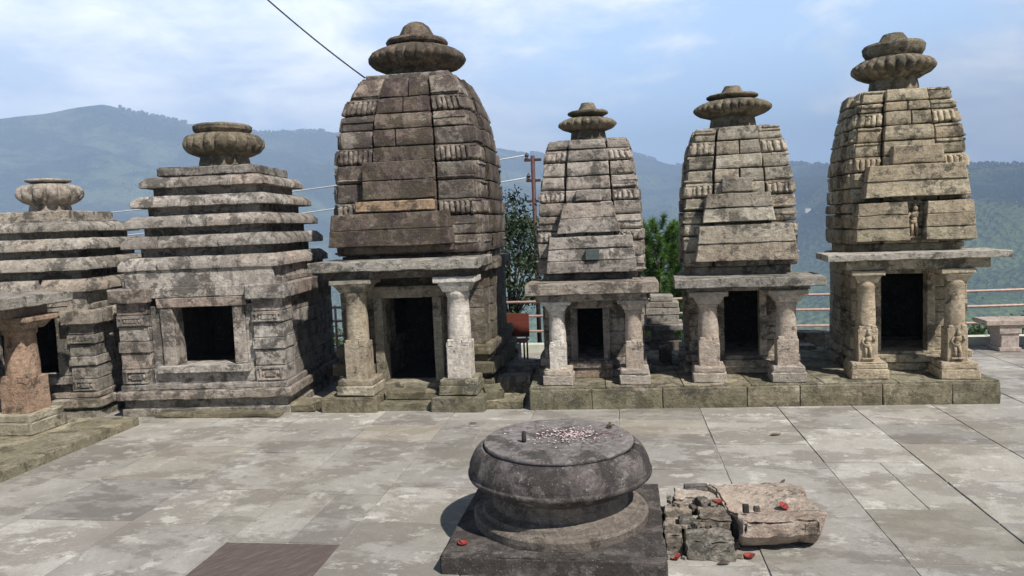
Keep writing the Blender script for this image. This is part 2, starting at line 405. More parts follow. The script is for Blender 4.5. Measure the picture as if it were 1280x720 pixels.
class Acc:
    def __init__(self, amp=0.006, chip=0.022):
        self.v, self.f, self.tone, self.edge, self.seed, self.cen = [], [], [], [], [], []
        self.n = 0
        self.amp, self.chip = amp, chip

    def _add(self, v, faces, tone, edge=None, cen=None):
        v = np.asarray(v, float)
        k = len(v)
        self.v.append(v)
        self.f.extend([tuple(i + self.n for i in f) for f in faces])
        self.tone.append(np.full(k, tone))
        self.edge.append(np.zeros(k) if edge is None else edge)
        self.seed.append(np.full(k, random.random() * 60))
        self.cen.append(np.tile(v.mean(0) if cen is None else cen, (k, 1)))
        self.n += k

    def rb(self, x0, x1, y0, y1, z0, z1, b=0.018, tone=None, warp=None, s=0.09, turn=0.0, smax=26, hard=False):
        """rounded, slightly irregular stone block"""
        L = np.array([x1 - x0, y1 - y0, z1 - z0])
        b = min(b * (1.0 if hard else 0.34), 0.42 * L.min())
        segs = tuple(int(min(smax, max(1, round((l - 2 * b) / s)))) for l in L)
        ax = [_axis(n, l, b) for n, l in zip(segs, L)]
        N = tuple(len(a) for a in ax)
        if N not in _cache:
            idx = {}
            pts, faces = [], []

            def vid(i, j, k):
                key = (i, j, k)
                if key not in idx:
                    idx[key] = len(pts)
                    pts.append(key)
                return idx[key]
            a, bb, c = N
            for i in range(a - 1):
                for j in range(bb - 1):
                    faces.append((vid(i, j, 0), vid(i, j + 1, 0), vid(i + 1, j + 1, 0), vid(i + 1, j, 0)))
                    faces.append((vid(i, j, c - 1), vid(i + 1, j, c - 1), vid(i + 1, j + 1, c - 1), vid(i, j + 1, c - 1)))
            for i in range(a - 1):
                for k in range(c - 1):
                    faces.append((vid(i, 0, k), vid(i + 1, 0, k), vid(i + 1, 0, k + 1), vid(i, 0, k + 1)))
                    faces.append((vid(i, bb - 1, k), vid(i, bb - 1, k + 1), vid(i + 1, bb - 1, k + 1), vid(i + 1, bb - 1, k)))
            for j in range(bb - 1):
                for k in range(c - 1):
                    faces.append((vid(0, j, k), vid(0, j, k + 1), vid(0, j + 1, k + 1), vid(0, j + 1, k)))
                    faces.append((vid(a - 1, j, k), vid(a - 1, j + 1, k), vid(a - 1, j + 1, k + 1), vid(a - 1, j, k + 1)))
            _cache[N] = (np.array(pts), faces)
        ijk, faces = _cache[N]
        p = np.stack([ax[d][ijk[:, d]] for d in range(3)], 1)
        q = np.clip(p, b, L - b)
        d = p - q
        ln = np.linalg.norm(d, axis=1)
        mask = ln > 1e-9
        nax = (np.abs(d) > 1e-9).sum(1)
        # rounding by the sphere/cylinder of radius b
        mx = np.abs(d).max(1)
        p2 = p.copy()
        p2[mask] = q[mask] + d[mask] * (mx[mask] / ln[mask])[:, None]
        edge = np.where(nax >= 2, 1.0, 0.0)
        if turn:
            c0, s0 = math.cos(turn), math.sin(turn)
            h = L / 2
            r = p2 - h
            p2 = np.stack([r[:, 0] * c0 - r[:, 1] * s0, r[:, 0] * s0 + r[:, 1] * c0, r[:, 2]], 1) + h
        p2 = p2 + np.array([x0, y0, z0])
        if warp:
            p2 = warp(p2)
        self._add(p2, faces, random.random() if tone is None else tone, edge,
                  np.array([(x0 + x1) / 2, (y0 + y1) / 2, (z0 + z1) / 2]))

    def lathe(self, prof, n=48, cx=0, cy=0, ribs=0, rib_fn=None, tone=0.5, square=0.0, twist=0.0, tilt=None):
        """surface of revolution; rib_fn(t) gives the rib depth per ring; square>0 pulls it towards a square plan"""
        if not ribs:      # hold hard edges of the profile
            q = [prof[0]]
            for i in range(1, len(prof) - 1):
                (a, b), (c, d), (e, f_) = prof[i - 1], prof[i], prof[i + 1]
                u, w_ = Vector((c - a, d - b)), Vector((e - c, f_ - d))
                if u.length > 1e-6 and w_.length > 1e-6 and u.angle(w_) > 0.5:
                    q.append((c - u.x * min(.3, .004 / u.length), d - u.y * min(.3, .004 / u.length)))
                    q.append((c, d))
                    q.append((c + w_.x * min(.3, .004 / w_.length), d + w_.y * min(.3, .004 / w_.length)))
                else:
                    q.append((c, d))
            prof = q + [prof[-1]]
        rings = len(prof)
        v = []
        for k, (r, z) in enumerate(prof):
            dep = rib_fn(k / (rings - 1)) if (ribs and rib_fn) else 0.0
            for i in range(n):
                a = 2 * math.pi * i / n + math.pi / 4
                rr = r
                if dep:
                    ph = abs(math.cos(ribs * a / 2 + twist * k))
                    rr = r * (1 - dep + dep * (ph ** 0.42))
                if square:
                    rr *= 1 + square * (1 / max(abs(math.cos(a)), abs(math.sin(a))) - 1)
                v.append((cx + rr * math.cos(a), cy + rr * math.sin(a), z))
        f = []
        for k in range(rings - 1):
            for i in range(n):
                j = (i + 1) % n
                f.append((k * n + i, k * n + j, (k + 1) * n + j, (k + 1) * n + i))
        base = len(v)
        v.append((cx, cy, prof[0][1]))
        v.append((cx, cy, prof[-1][1]))
        for i in range(n):
            j = (i + 1) % n
            f.append((base, j, i))
            f.append((base + 1, (rings - 1) * n + i, (rings - 1) * n + j))
        self._add(v, f, tone)

    def tube(self, pts, r, n=8, tone=0.5, r1=None):
        pts = [Vector(p) for p in pts]
        v = []
        f = []
        m = len(pts)
        for k, p in enumerate(pts):
            d = (pts[min(k + 1, m - 1)] - pts[max(k - 1, 0)]).normalized()
            u = d.orthogonal().normalized() if k == 0 else (u - d * u.dot(d)).normalized()
            w_ = d.cross(u)
            rr = r if r1 is None else r + (r1 - r) * k / (m - 1)
            for i in range(n):
                a = 2 * math.pi * i / n
                v.append(p + u * (rr * math.cos(a)) + w_ * (rr * math.sin(a)))
        for k in range(m - 1):
            for i in range(n):
                j = (i + 1) % n
                f.append((k * n + i, k * n + j, (k + 1) * n + j, (k + 1) * n + i))
        f.append(tuple(range(n))[::-1])
        f.append(tuple((m - 1) * n + i for i in range(n)))
        self._add([tuple(p) for p in v], f, tone)

    def raw(self, v, f, tone=0.5):
        self._add(v, f, tone)

    def build(self, name, mat, parent=None, loc=None, smooth=True):
        v = np.concatenate(self.v)
        tone = np.concatenate(self.tone)
        if self.amp or self.chip:
            seed = np.concatenate(self.seed)[:, None]
            edge = np.concatenate(self.edge)[:, None]
            cen = np.concatenate(self.cen)
            d = vnoise(v * 2.6 + seed) * self.amp * 0.7
            d += vnoise(v * 11.0 + seed * 2) * self.amp * 0.55
            d += vnoise(v * 31.0) * self.amp * 0.5
            ch = vnoise(v * 7.0 + seed * 3)[:, :1] * 0.6 + vnoise(v * 21.0 + seed)[:, :1] * 0.8
            ch = np.clip(ch + 0.05, 0, 1) * edge * self.chip * 1.5
            dirc = cen - v
            dirc /= (np.linalg.norm(dirc, axis=1)[:, None] + 1e-9)
            v = v + d + dirc * ch
        me = bpy.data.meshes.new(name)
        me.from_pydata(v.tolist(), [], self.f)
        a = me.attributes.new('tone', 'FLOAT', 'POINT')
        a.data.foreach_set('value', tone.astype(np.float32))
        if smooth:
            me.polygons.foreach_set('use_smooth', np.ones(len(me.polygons), bool))
        me.materials.append(M[mat])
        me.update()
        o = bpy.data.objects.new(name, me)
        COL.objects.link(o)
        if parent is not None:
            o.parent = parent
        if loc is not None:
            o.location = loc
        return o


def thing(name, label, cat, loc=(0, 0, 0), rz=0.0, group=None):
    o = bpy.data.objects.new(name, None)
    COL.objects.link(o)
    o.location = loc
    o.rotation_euler = (0, 0, rz)
    o.empty_display_size = 0.2
    return tag(o, label, cat, group)


def tag(o, label=None, cat=None, group=None, kind=None):
    if label:
        o['label'] = label
    if cat:
        o['category'] = cat
    if group:
        o['group'] = group
    if kind:
        o['kind'] = kind
    return o


#SETTING
# ------------------------------------------------------------------ terrain
RIDGE = [(-800, 190), (-300, 165), (0, 147), (60, 140), (100, 132), (130, 129), (170, 139), (230, 152), (330, 165), (400, 163), (440, 166),
         (520, 176), (600, 181), (640, 187), (700, 196), (790, 190), (830, 203), (860, 208), (920, 206), (990, 203),
         (1020, 205), (1120, 207), (1210, 205), (1280, 203), (1600, 200), (2200, 215)]
Cv, Dv, Uv = (np.array(a) for a in (_C, _D, _U))


def ridge_dir(px, py):
    r = np.array([px - 640.0, py - 360.0, 930.0])
    x, y, z = r @ Cv, r @ Dv, r @ Uv
    return math.atan2(x, y), z / math.hypot(x, y)


rd = [ridge_dir(*p) for p in RIDGE if -900 < p[0] < 2300]
rd.sort()
RA = np.array([a for a, _ in rd])
RT = np.array([s for _, s in rd])


def terr(az, r):
    """height above the terrace at azimuth az (0 = straight ahead) and distance r"""
    tanr = np.interp(az, RA, RT)
    Rr = np.interp(az, [-1.2, -0.55, -0.2, 0.0, 0.12, 0.3, 0.6, 1.2], [3300, 3300, 3900, 4500, 4300, 2500, 2300, 2600])
    peak = tanr * Rr + CAM_H
    x, y = r * np.sin(az), r * np.cos(az)
    q = np.stack([x, y, np.zeros_like(x)], 1)
    nz = vnoise(q / 620.0)[:, 0] * 1.0 + vnoise(q / 260.0 + 7)[:, 0] * 0.5 + vnoise(q / 110.0 + 3)[:, 0] * 0.25
    ridg = 1 - np.abs(vnoise(q / 480.0 + 13)[:, 1] * 1.6)
    val = -190.0
    t1 = np.clip((r - 17) / 900.0, 0, 1)
    near = -0.8 + (val - 0) * (t1 ** 0.85)
    t2 = np.clip((r - 0.36 * Rr) / (0.64 * Rr), 0, 1)
    up = (t2 ** 1.25)
    far = np.where(r > 0.36 * Rr, up * (peak - val), 0)
    env = np.clip((r - 500) / 800, 0, 1) * np.clip((Rr - r) / (0.30 * Rr), 0, 1)
    fine = vnoise(q / 45.0)[:, 0] * 5 * np.clip((Rr - r) / 400 + 0.3, 0, 1) * np.clip((r - 300) / 500, 0, 1)
    beyond = np.clip((r - Rr) / 1500.0, 0, 1) * -(peak - val) * 0.7
    return near + far + env * (nz * 60 + ridg * 55) + fine + beyond


def build_terrain():
    na = 300
    az = np.linspace(-1.15, 1.15, na)
    rr = np.concatenate([[6, 12, 16, 18, 22, 28, 38, 55, 80, 120, 180, 260, 360, 480, 600, 740, 880],
                         np.linspace(1000, 4700, 90), [5000, 5500]])
    A, Q = np.meshgrid(az, rr)
    a, r = A.ravel(), Q.ravel()
    z = terr(a, r)
    z = np.where(r < 17, -0.8, z)
    v = np.stack([r * np.sin(a), r * np.cos(a), z], 1)
    f = []
    for k in range(len(rr) - 1):
        for i in range(na - 1):
            f.append((k * na + i, (k + 1) * na + i, (k + 1) * na + i + 1, k * na + i + 1)[::-1])
    me = bpy.data.meshes.new('hills')
    me.from_pydata(v.tolist(), [], f)
    me.polygons.foreach_set('use_smooth', np.ones(len(f), bool))
    m, t = new_mat('hillside_woods')
    co = t.n('ShaderNodeTexCoord').outputs['Object']
    n1 = t.noise(co, 0.0022, 7, 0.6, 0.4)
    n2 = t.noise(co, 0.02, 8, 0.7, 0.2)
    n3 = t.noise(co, 0.11, 4, 0.7)
    vr = t.n('ShaderNodeTexVoronoi', {'Vector': co, 'Scale': 0.09}).outputs[0]
    c = t.mix(t.ramp(n2, [(0.35, 0.0), (0.65, 1.0)]), (0.010, 0.020, 0.009), (0.028, 0.045, 0.018))
    c = t.mix(t.math('MULTIPLY', t.ramp(t.math('MULTIPLY_ADD', n2, 0.35, n1), [(0.66, 0.0), (0.76, 1.0)]), 0.85), c, (0.11, 0.14, 0.06))
    z_ = t.n('ShaderNodeSeparateXYZ', {0: co}).outputs[2]
    lowf = t.ramp(t.math('DIVIDE', t.math('ADD', z_, 200.0), 260.0), [(0.1, 1.0), (0.75, 0.0)])
    tf = t.math('MULTIPLY', lowf, t.ramp(n3, [(0.40, 0.2), (0.6, 1.0)]))
    c = t.mix(t.math('MULTIPLY', tf, 0.9), c, (0.17, 0.25, 0.08))
    bp = t.n('ShaderNodeBump', {'Strength': 1.0, 'Distance': 9.0, 'Height': t.math('ADD', vr, n3)})
    b = t.n('ShaderNodeBsdfPrincipled', {'Base Color': c, 'Roughness': 1.0, 'Normal': bp.outputs[0]})
    b.inputs['Specular IOR Level'].default_value = 0.0
    t.n('ShaderNodeOutputMaterial', {'Surface': b.outputs[0]})
    me.materials.append(m)
    o = bpy.data.objects.new('hills', me)
    COL.objects.link(o)
    tag(o, kind='structure')


build_terrain()

# a plain sheet of ground round the other sides of the terrace
gm = Acc(0, 0)
gm.raw([(-6000, -6000, -1.2), (6000, -6000, -1.2), (6000, 4, -1.2), (-6000, 4, -1.2)], [(0, 1, 2, 3)])
tag(gm.build('ground', 'hedge', smooth=False), kind='structure')


def build_forest():
    """tree crowns along the crests and over the slopes as one mass"""
    phi = (1 + 5 ** 0.5) / 2
    ico = np.array([(-1, phi, 0), (1, phi, 0), (-1, -phi, 0), (1, -phi, 0), (0, -1, phi), (0, 1, phi), (0, -1, -phi), (0, 1, -phi),
                    (phi, 0, -1), (phi, 0, 1), (-phi, 0, -1), (-phi, 0, 1)]) / 1.9
    fc = [(0, 11, 5), (0, 5, 1), (0, 1, 7), (0, 7, 10), (0, 10, 11), (1, 5, 9), (5, 11, 4), (11, 10, 2), (10, 7, 6), (7, 1, 8),
          (3, 9, 4), (3, 4, 2), (3, 2, 6), (3, 6, 8), (3, 8, 9), (4, 9, 5), (2, 4, 11), (6, 2, 10), (8, 6, 7), (9, 8, 1)]
    A = Acc(0, 0)
    rs = np.random.RandomState(4)
    az = list(rs.uniform(-0.62, 0.62, 2600))
    rf = list(1 - np.abs(rs.normal(0, 0.012, 2600)))
    az += list(rs.uniform(-0.62, 0.62, 5200))
    rf += list(rs.uniform(0.22, 0.99, 5200))
    az, rf = np.array(az), np.array(rf)
    Rr = np.interp(az, [-1.2, -0.55, -0.2, 0.0, 0.12, 0.3, 0.6, 1.2], [3300, 3300, 3900, 4500, 4300, 2500, 2300, 2600])
    r = rf * Rr
    z = terr(az, r)
    x, y = r * np.sin(az), r * np.cos(az)
    clump = vnoise(np.stack([x, y, z * 0], 1) / 60.0)[:, 0]
    for i in range(len(az)):
        if clump[i] < -0.12:
            continue
        h = rs.uniform(4, 9) * (r[i] / 3300) * (1.0 if i < 2600 else 0.9)
        wd = h * rs.uniform(0.55, 1.0)
        p = ico * np.array([wd, wd, h]) + rs.normal(0, 0.12 * h, (12, 3)) + np.array([x[i], y[i], z[i] + h * 0.45])
        A._add(p, fc, rs.rand())
    tag(A.build('forest', 'forest', smooth=False), kind='stuff')


build_forest()

# air between here and the far ridge
hz = Acc(0, 0)
a_, t_, b_ = 5900, 640, -420
hz.raw([(-a_, -1500, b_), (a_, -1500, b_), (a_, a_, b_), (-a_, a_, b_), (-a_, -1500, t_), (a_, -1500, t_), (a_, a_, t_), (-a_, a_, t_)],
       [(0, 3, 2, 1), (4, 5, 6, 7), (0, 1, 5, 4), (1, 2, 6, 5), (2, 3, 7, 6), (3, 0, 4, 7)])
hm_, ht = new_mat('hazy_air')
pv = ht.n('ShaderNodeVolumePrincipled', {'Color': (0.50, 0.69, 1.0, 1), 'Density': 0.00037, 'Anisotropy': -0.35})
ht.n('ShaderNodeOutputMaterial', {'Volume': pv.outputs[0]})
M['haze'] = hm_
tag(hz.build('haze', 'haze', smooth=False), kind='stuff')

# ------------------------------------------------------------------ terrace paving
XL = [-13.0, -12.0, -11.0, -10.1, -9.1, -8.1, -7.1, -6.1, -5.1, -4.06, -3.03, -2.12, -1.12, -0.08, 0.89, 1.81, 2.665, 3.575, 4.6, 5.6, 6.6,
      7.6, 8.6, 9.6, 10.6, 11.6]
CROSS = {-5.1: [5.45, 6.45, 7.5, 8.3], -4.06: [4.2, 5.42, 6.2, 7.3, 8.2], -3.03: [4.0, 5.1, 6.1, 7.0, 7.75, 8.4],
         -6.1: [5.1, 6.45, 7.6], -2.12: [3.9, 5.5, 6.3, 7.7], 0.89: [4.6, 5.75, 6.9, 7.64, 8.3], 1.81: [5.0, 5.95, 7.08, 8.2],
         2.665: [4.6, 5.7, 6.58, 7.66, 8.4], 3.575: [5.2, 6.3, 7.5, 8.5]}
P = Acc(0.002, 0.012)
for i in range(len(XL) - 1):
    xa, xb = XL[i], XL[i + 1]
    base = CROSS.get(xa)
    if base:
        ys = sorted(set([base[0] - 1.1 - 1.05 * k for k in range(6)] + base + [base[-1] + 0.9 + 1.0 * k for k in range(8)]))
    else:
        y = -3.0 + random.uniform(0, 0.8)
        ys = []
        while y < 14:
            ys.append(y)
            y += random.choice([0.62, 0.8, 1.0, 1.15])
    ys = [y for y in ys if y < 13.1]
    for ya, yb in zip(ys, ys[1:] + [13.25]):
        if yb - ya < 0.1:
            continue
        tn = random.random()
        if abs(xa + 3.03) < .01 and abs(ya - 4.0) < 0.01:
            tn = 2.0
        g = 0.005
        dz = random.uniform(-0.004, 0.003)
        cuts = [xa, xb]
        if tn < 2 and random.random() < 0.14:
            cuts = [xa, xa + (xb - xa) * random.uniform(.35, .65), xb]
        for ca, cb in zip(cuts, cuts[1:]):
            P.rb(ca + g, cb - g, ya + g, yb - g, -0.05, dz, b=0.01, tone=tn if tn > 1 else random.random(), s=0.14,
                 turn=random.uniform(-.0025, .0025))
tag(P.build('paving', 'floor'), kind='structure')
g = Acc(0, 0)
g.rb(-13.05, 11.65, -4, 13.3, -1.1, -0.008, b=0.01, s=3)
tag(g.build('terrace', 'mortar'), kind='structure')
#STRUCT

# ------------------------------------------------------------------ shrine building blocks
def finial(root, z0, rn, ra, hn, ha, discs, mat, ribs=26, twist=0.0, rib=0.13, square=0.0, cx=0.0, cy=0.0, bulge=False):
    """neck, ribbed cushion and stacked cap stones; discs = list of (name, r, h, kind)"""
    A = Acc(0.004, 0)
    A.lathe([(rn * 0.96, z0 - 0.05), (rn, z0 + hn * 0.1), (rn * 0.97, z0 + hn * 0.6), (rn * 0.92, z0 + hn), (rn * 0.92, z0 + hn + ha * 0.3)], 32, cx, cy)
    A.build('neck', mat, root)
    A = Acc(0.006, 0)
    prof = []
    K = 16
    tt = [0, .10, .25, .42, .55, .70, .84, .95, 1.0]
    rr_ = [.56, .70, .88, .985, 1.0, .95, .83, .68, .50]
    if bulge:
        tt = [0, .07, .2, .4, .56, .74, .88, .96, 1.0]
        rr_ = [.60, .74, .89, .985, 1.0, .97, .88, .76, .55]
    for k in range(K + 1):
        t = k / K
        prof.append((ra * float(np.interp(t, tt, rr_)), z0 + hn + ha * t))
    lop = random.uniform(-.02, .02)
    A.lathe(prof, ribs * 8, cx + lop, cy, ribs=ribs, rib_fn=lambda t: rib * (math.sin(math.pi * min(1, max(0, t * 1.0))) ** 0.5), twist=twist)
    A.build('ribbed_cushion', mat, root)
    z = z0 + hn + ha
    for nm, r, h, kind in discs:
        A = Acc(0.006, 0)
        if kind == 'disc':
            A.lathe([(r * 0.6, z - 0.03), (r * 0.82, z), (r * 0.97, z + h * 0.3), (r, z + h * 0.6), (r * 0.95, z + h * 0.9), (r * 0.6, z + h * 1.02), (0.01, z + h * 1.05)], 40, cx, cy)
        elif kind == 'saucer':
            A.lathe([(r * 0.45, z - 0.03), (r * 0.6, z), (r * 0.99, z + h * 0.55), (r, z + h * 0.8), (r * 0.9, z + h), (0.01, z + h * 1.1)], 40, cx, cy)
        elif kind == 'bell':
            A.lathe([(r, z - 0.02), (r, z + h * 0.12), (r * 0.86, z + h * 0.4), (r * 0.7, z + h * 0.72), (r * 0.42, z + h * 0.93), (0.01, z + h)], 28, cx, cy)
        elif kind == 'bowl':
            A.lathe([(r * 0.75, z - 0.03), (r * 0.86, z), (r * .98, z + h * 0.4), (r, z + h * 0.8), (r * 0.94, z + h), (0.01, z + h * 1.04)], 40, cx, cy)
        elif kind == 'knob':
            A.lathe([(r * 1.25, z - 0.02), (r * 1.22, z + h * 0.12), (r, z + h * 0.2), (r * .82, z + h * 0.62), (r * 0.66, z + h * .97), (0.01, z + h)], 28, cx, cy)
        elif kind == 'pot':
            A.lathe([(r * 1.15, z - 0.02), (r * 1.15, z + h * 0.1), (r * 0.8, z + h * 0.2), (r * 0.62, z + h * 0.8), (r * 0.4, z + h), (0.01, z + h * 1.02)], 28, cx, cy)
        A.build(nm, mat, root)
        z += h


def prof_at(pr, z):
    return float(np.interp(z, [p[0] for p in pr], [p[1] for p in pr]))


def tower(root, zb, zt, rows, pr, mat, raha=0.44, proj=0.05, notch=0.0, raha_mat=None):
    """curved tower of stone courses: corner blocks, ribbed corner cushions and a projecting centre band on every side"""
    A = Acc(0.007, 0.026)
    RB = Acc(0.007, 0.026) if raha_mat else A
    tot = sum(h for _, h in rows)
    z = zt
    for kind, h in rows:
        h = h * (zt - zb) / tot
        z1, z0 = z, z - h
        z = z0
        zm = (z0 + z1) / 2
        w_ = prof_at(pr, zm)
        dz = max(0.02, z1 - z0)
        w0, w1 = prof_at(pr, z0), prof_at(pr, z1)
        lip = 0.012

        def wp(p, w0=w0, w1=w1, z0=z0, dz=dz, w_=w_):
            t = np.clip((p[:, 2] - z0) / dz, 0, 1)
            # every course swells a little and is undercut at its foot
            sc = (w0 + (w1 - w0) * t) / w_ + (-.024 * np.clip((.16 - t) / .16, 0, 1)) / w_
            q = p.copy()
            q[:, 0] *= sc
            q[:, 1] *= sc
            return q
        g = 0.007
        rz = raha * w_
        # dark core
        A.rb(-w_ + .12, w_ - .12, -w_ + .12, w_ - .12, z0 - .01, z1 + .01, b=.01, s=.4, tone=0.1)
        cw = w_ - rz - 0.012
        dg = 0.026
        for q in range(4):
            ca, sa = (1, 0, -1, 0)[q], (0, 1, 0, -1)[q]

            def W2(p, ca=ca, sa=sa, wp=wp):
                q_ = wp(p)
                return np.stack([q_[:, 0] * ca - q_[:, 1] * sa, q_[:, 0] * sa + q_[:, 1] * ca, q_[:, 2]], 1)
            j = random.uniform(-0.012, 0.014)
            # centre band of this side
            pz = proj * random.uniform(0.75, 1.25)
            if random.random() < 0.35:
                sx = random.uniform(-0.25, 0.25) * rz
                RB.rb(-rz, sx - g, -w_ - pz, -w_ + .28, z0 + g, z1 - g, warp=W2, b=.02)
                RB.rb(sx + g, rz, -w_ - pz + random.uniform(-.008, .008), -w_ + .28, z0 + g, z1 - g, warp=W2, b=.02)
            else:
                RB.rb(-rz, rz, -w_ - pz, -w_ + .28, z0 + g, z1 - g, warp=W2, b=.02)
            # corner of this side: left end, carries round the corner
            nt = notch * w_
            if kind == 'c':
                if nt:
                    A.rb(-w_ + nt, -rz - dg, -w_ + j, -w_ + .3, z0 + g, z1 - g, warp=W2, b=.024)
                    A.rb(rz + dg, w_ - nt, -w_ - j, -w_ + .3, z0 + g, z1 - g, warp=W2, b=.024)
                    A.rb(-w_ + nt * .5, -w_ + nt + .1, -w_ + nt * .5, -w_ + nt + .1, z0 + g, z1 - g, warp=W2, b=.02)
                else:
                    A.rb(-w_ + j * .5, -rz - dg, -w_ + j, -rz - dg, z0 + g, z1 - g, warp=W2, b=.024)
                if random.random() < 0.7:      # a string line along the block
                    zz = z0 + (z1 - z0) * random.choice((.12, .55, .8))
                    hh = random.uniform(.018, .034)
                    A.rb(-w_ + nt - .006, -rz - dg, -w_ + j - .016, -w_ + .2, zz, zz + hh, warp=W2, b=.014)
                    A.rb(rz + dg, w_ - nt + .006, -w_ - j - .014, -w_ + .2, zz, zz + hh, warp=W2, b=.014)
            else:
                # ribbed cushion: a row of upright lobes on this face's two corners
                for sgn in (-1, 1):
                    xa, xb = (-w_ + nt, -rz - .02) if sgn < 0 else (rz + .02, w_ - nt)
                    n = max(3, int(round((xb - xa) / 0.068)))
                    st = (xb - xa) / n
                    A.rb(xa + .01, xb - .01, -w_ + .05, -w_ + .3, z0 + .005, z1 - .005, warp=W2, b=.02, tone=.3)
                    A.rb(xa, xb, -w_ + .0, -w_ + .26, z1 - .035, z1 - .004, warp=W2, b=.012)
                    for k in range(n):
                        x0 = xa + k * st
                        A.rb(x0 + .002, x0 + st - .002, -w_ - .022, -w_ + .14, z0 + .008, z1 - .022, warp=W2, b=.03, s=.05, tone=.8, hard=True)
    A.build('tower', mat, root)
    if raha_mat:
        RB.build('centre_band', raha_mat, root)


def masonry_walls(root, hw, hd, z0, z1, mat, door=None, cw=0.16, t=0.26, name='wall', y_off=0.0, side_proj=0.05, front=True):
    """four walls of coursed blocks round an empty chamber; door = (x0, x1, z0, z1) opening in the front"""
    A = Acc(0.006, 0.02)
    n = max(1, round((z1 - z0) / cw))
    h = (z1 - z0) / n
    for k in range(n):
        a, b = z0 + k * h + .003, z0 + (k + 1) * h - .003
        # sides with a projecting middle
        for sx in (-1, 1):
            cut = sorted([-hd, -hd * .5, hd * .5, hd])
            for i, (ya, yb) in enumerate(zip(cut, cut[1:])):
                pj = side_proj if i == 1 else random.uniform(-.006, .008)
                x = sorted((sx * (hw - t), sx * (hw + pj)))
                A.rb(x[0], x[1], ya + .003 + y_off, yb - .003 + y_off, a, b, b=.014)
        A.rb(-hw + t, hw - t, hd - t + y_off, hd + y_off, a, b, b=.014)
        if front:
            if door and b > door[2] and a < door[3]:
                A.rb(-hw + t, door[0], -hd + y_off, -hd + t + y_off, a, b, b=.014)
                A.rb(door[1], hw - t, -hd + y_off, -hd + t + y_off, a, b, b=.014)
            else:
                A.rb(-hw + t, hw - t, -hd + y_off, -hd + t + y_off, a, b, b=.014)
    return A.build(name, mat, root)


def moulding(A, hw, hd, z0, prof, y_off=0.0, raha=0.5, proj=0.05, s=.1, door=None):
    """stack of base or cornice courses; prof = list of (out, h, bevel)"""
    z = z0
    for out, h, b in prof:
        if door:
            if z < .1:
                A.rb(-hw - out, hw + out, -hd + .4, hd + out, z + .002, z + h - .002, b=b, s=s)
            A.rb(-hw - out, door[0], -hd - out, hd + out, z + .002, z + h - .002, b=b, s=s)
            A.rb(door[1], hw + out, -hd - out, hd + out, z + .002, z + h - .002, b=b, s=s)
            A.rb(-hw * raha, hw * raha, hd - .1, hd + out + proj, z + .004, z + h - .004, b=b, s=s)
        else:
            A.rb(-hw - out, hw + out, -hd - out + y_off, hd + out + y_off, z + .002, z + h - .002, b=b, s=s)
            A.rb(-hw * raha, hw * raha, -hd - out - proj + y_off, hd + out + proj + y_off, z + .004, z + h - .004, b=b, s=s)
        if door:
            A.rb(-hw - out - proj, door[0], -hd * raha, hd * raha, z + .004, z + h - .004, b=b, s=s)
            A.rb(door[1], hw + out + proj, -hd * raha, hd * raha, z + .004, z + h - .004, b=b, s=s)
        else:
            A.rb(-hw - out - proj, hw + out + proj, -hd * raha + y_off, hd * raha + y_off, z + .004, z + h - .004, b=b, s=s)
        z += h
    return z


def door_frame(root, x0, x1, z0, z1, y, mat, jw=.10, d=.12, sill=.08, lint=.12):
    A = Acc(0.004, 0.014)
    A.rb(x0 - jw, x0, y - d, y + .1, z0, z1, b=.012)
    A.rb(x1, x1 + jw, y - d, y + .1, z0, z1, b=.012)
    A.rb(x0 - jw * 1.5, x1 + jw * 1.5, y - d - .02, y + .1, z1 + .002, z1 + lint, b=.014)
    if sill:
        A.rb(x0 - jw * 1.3, x1 + jw * 1.3, y - d - .10, y + .1, z0 - sill, z0 - .002, b=.015)
    return A.build('door_frame', mat, root)


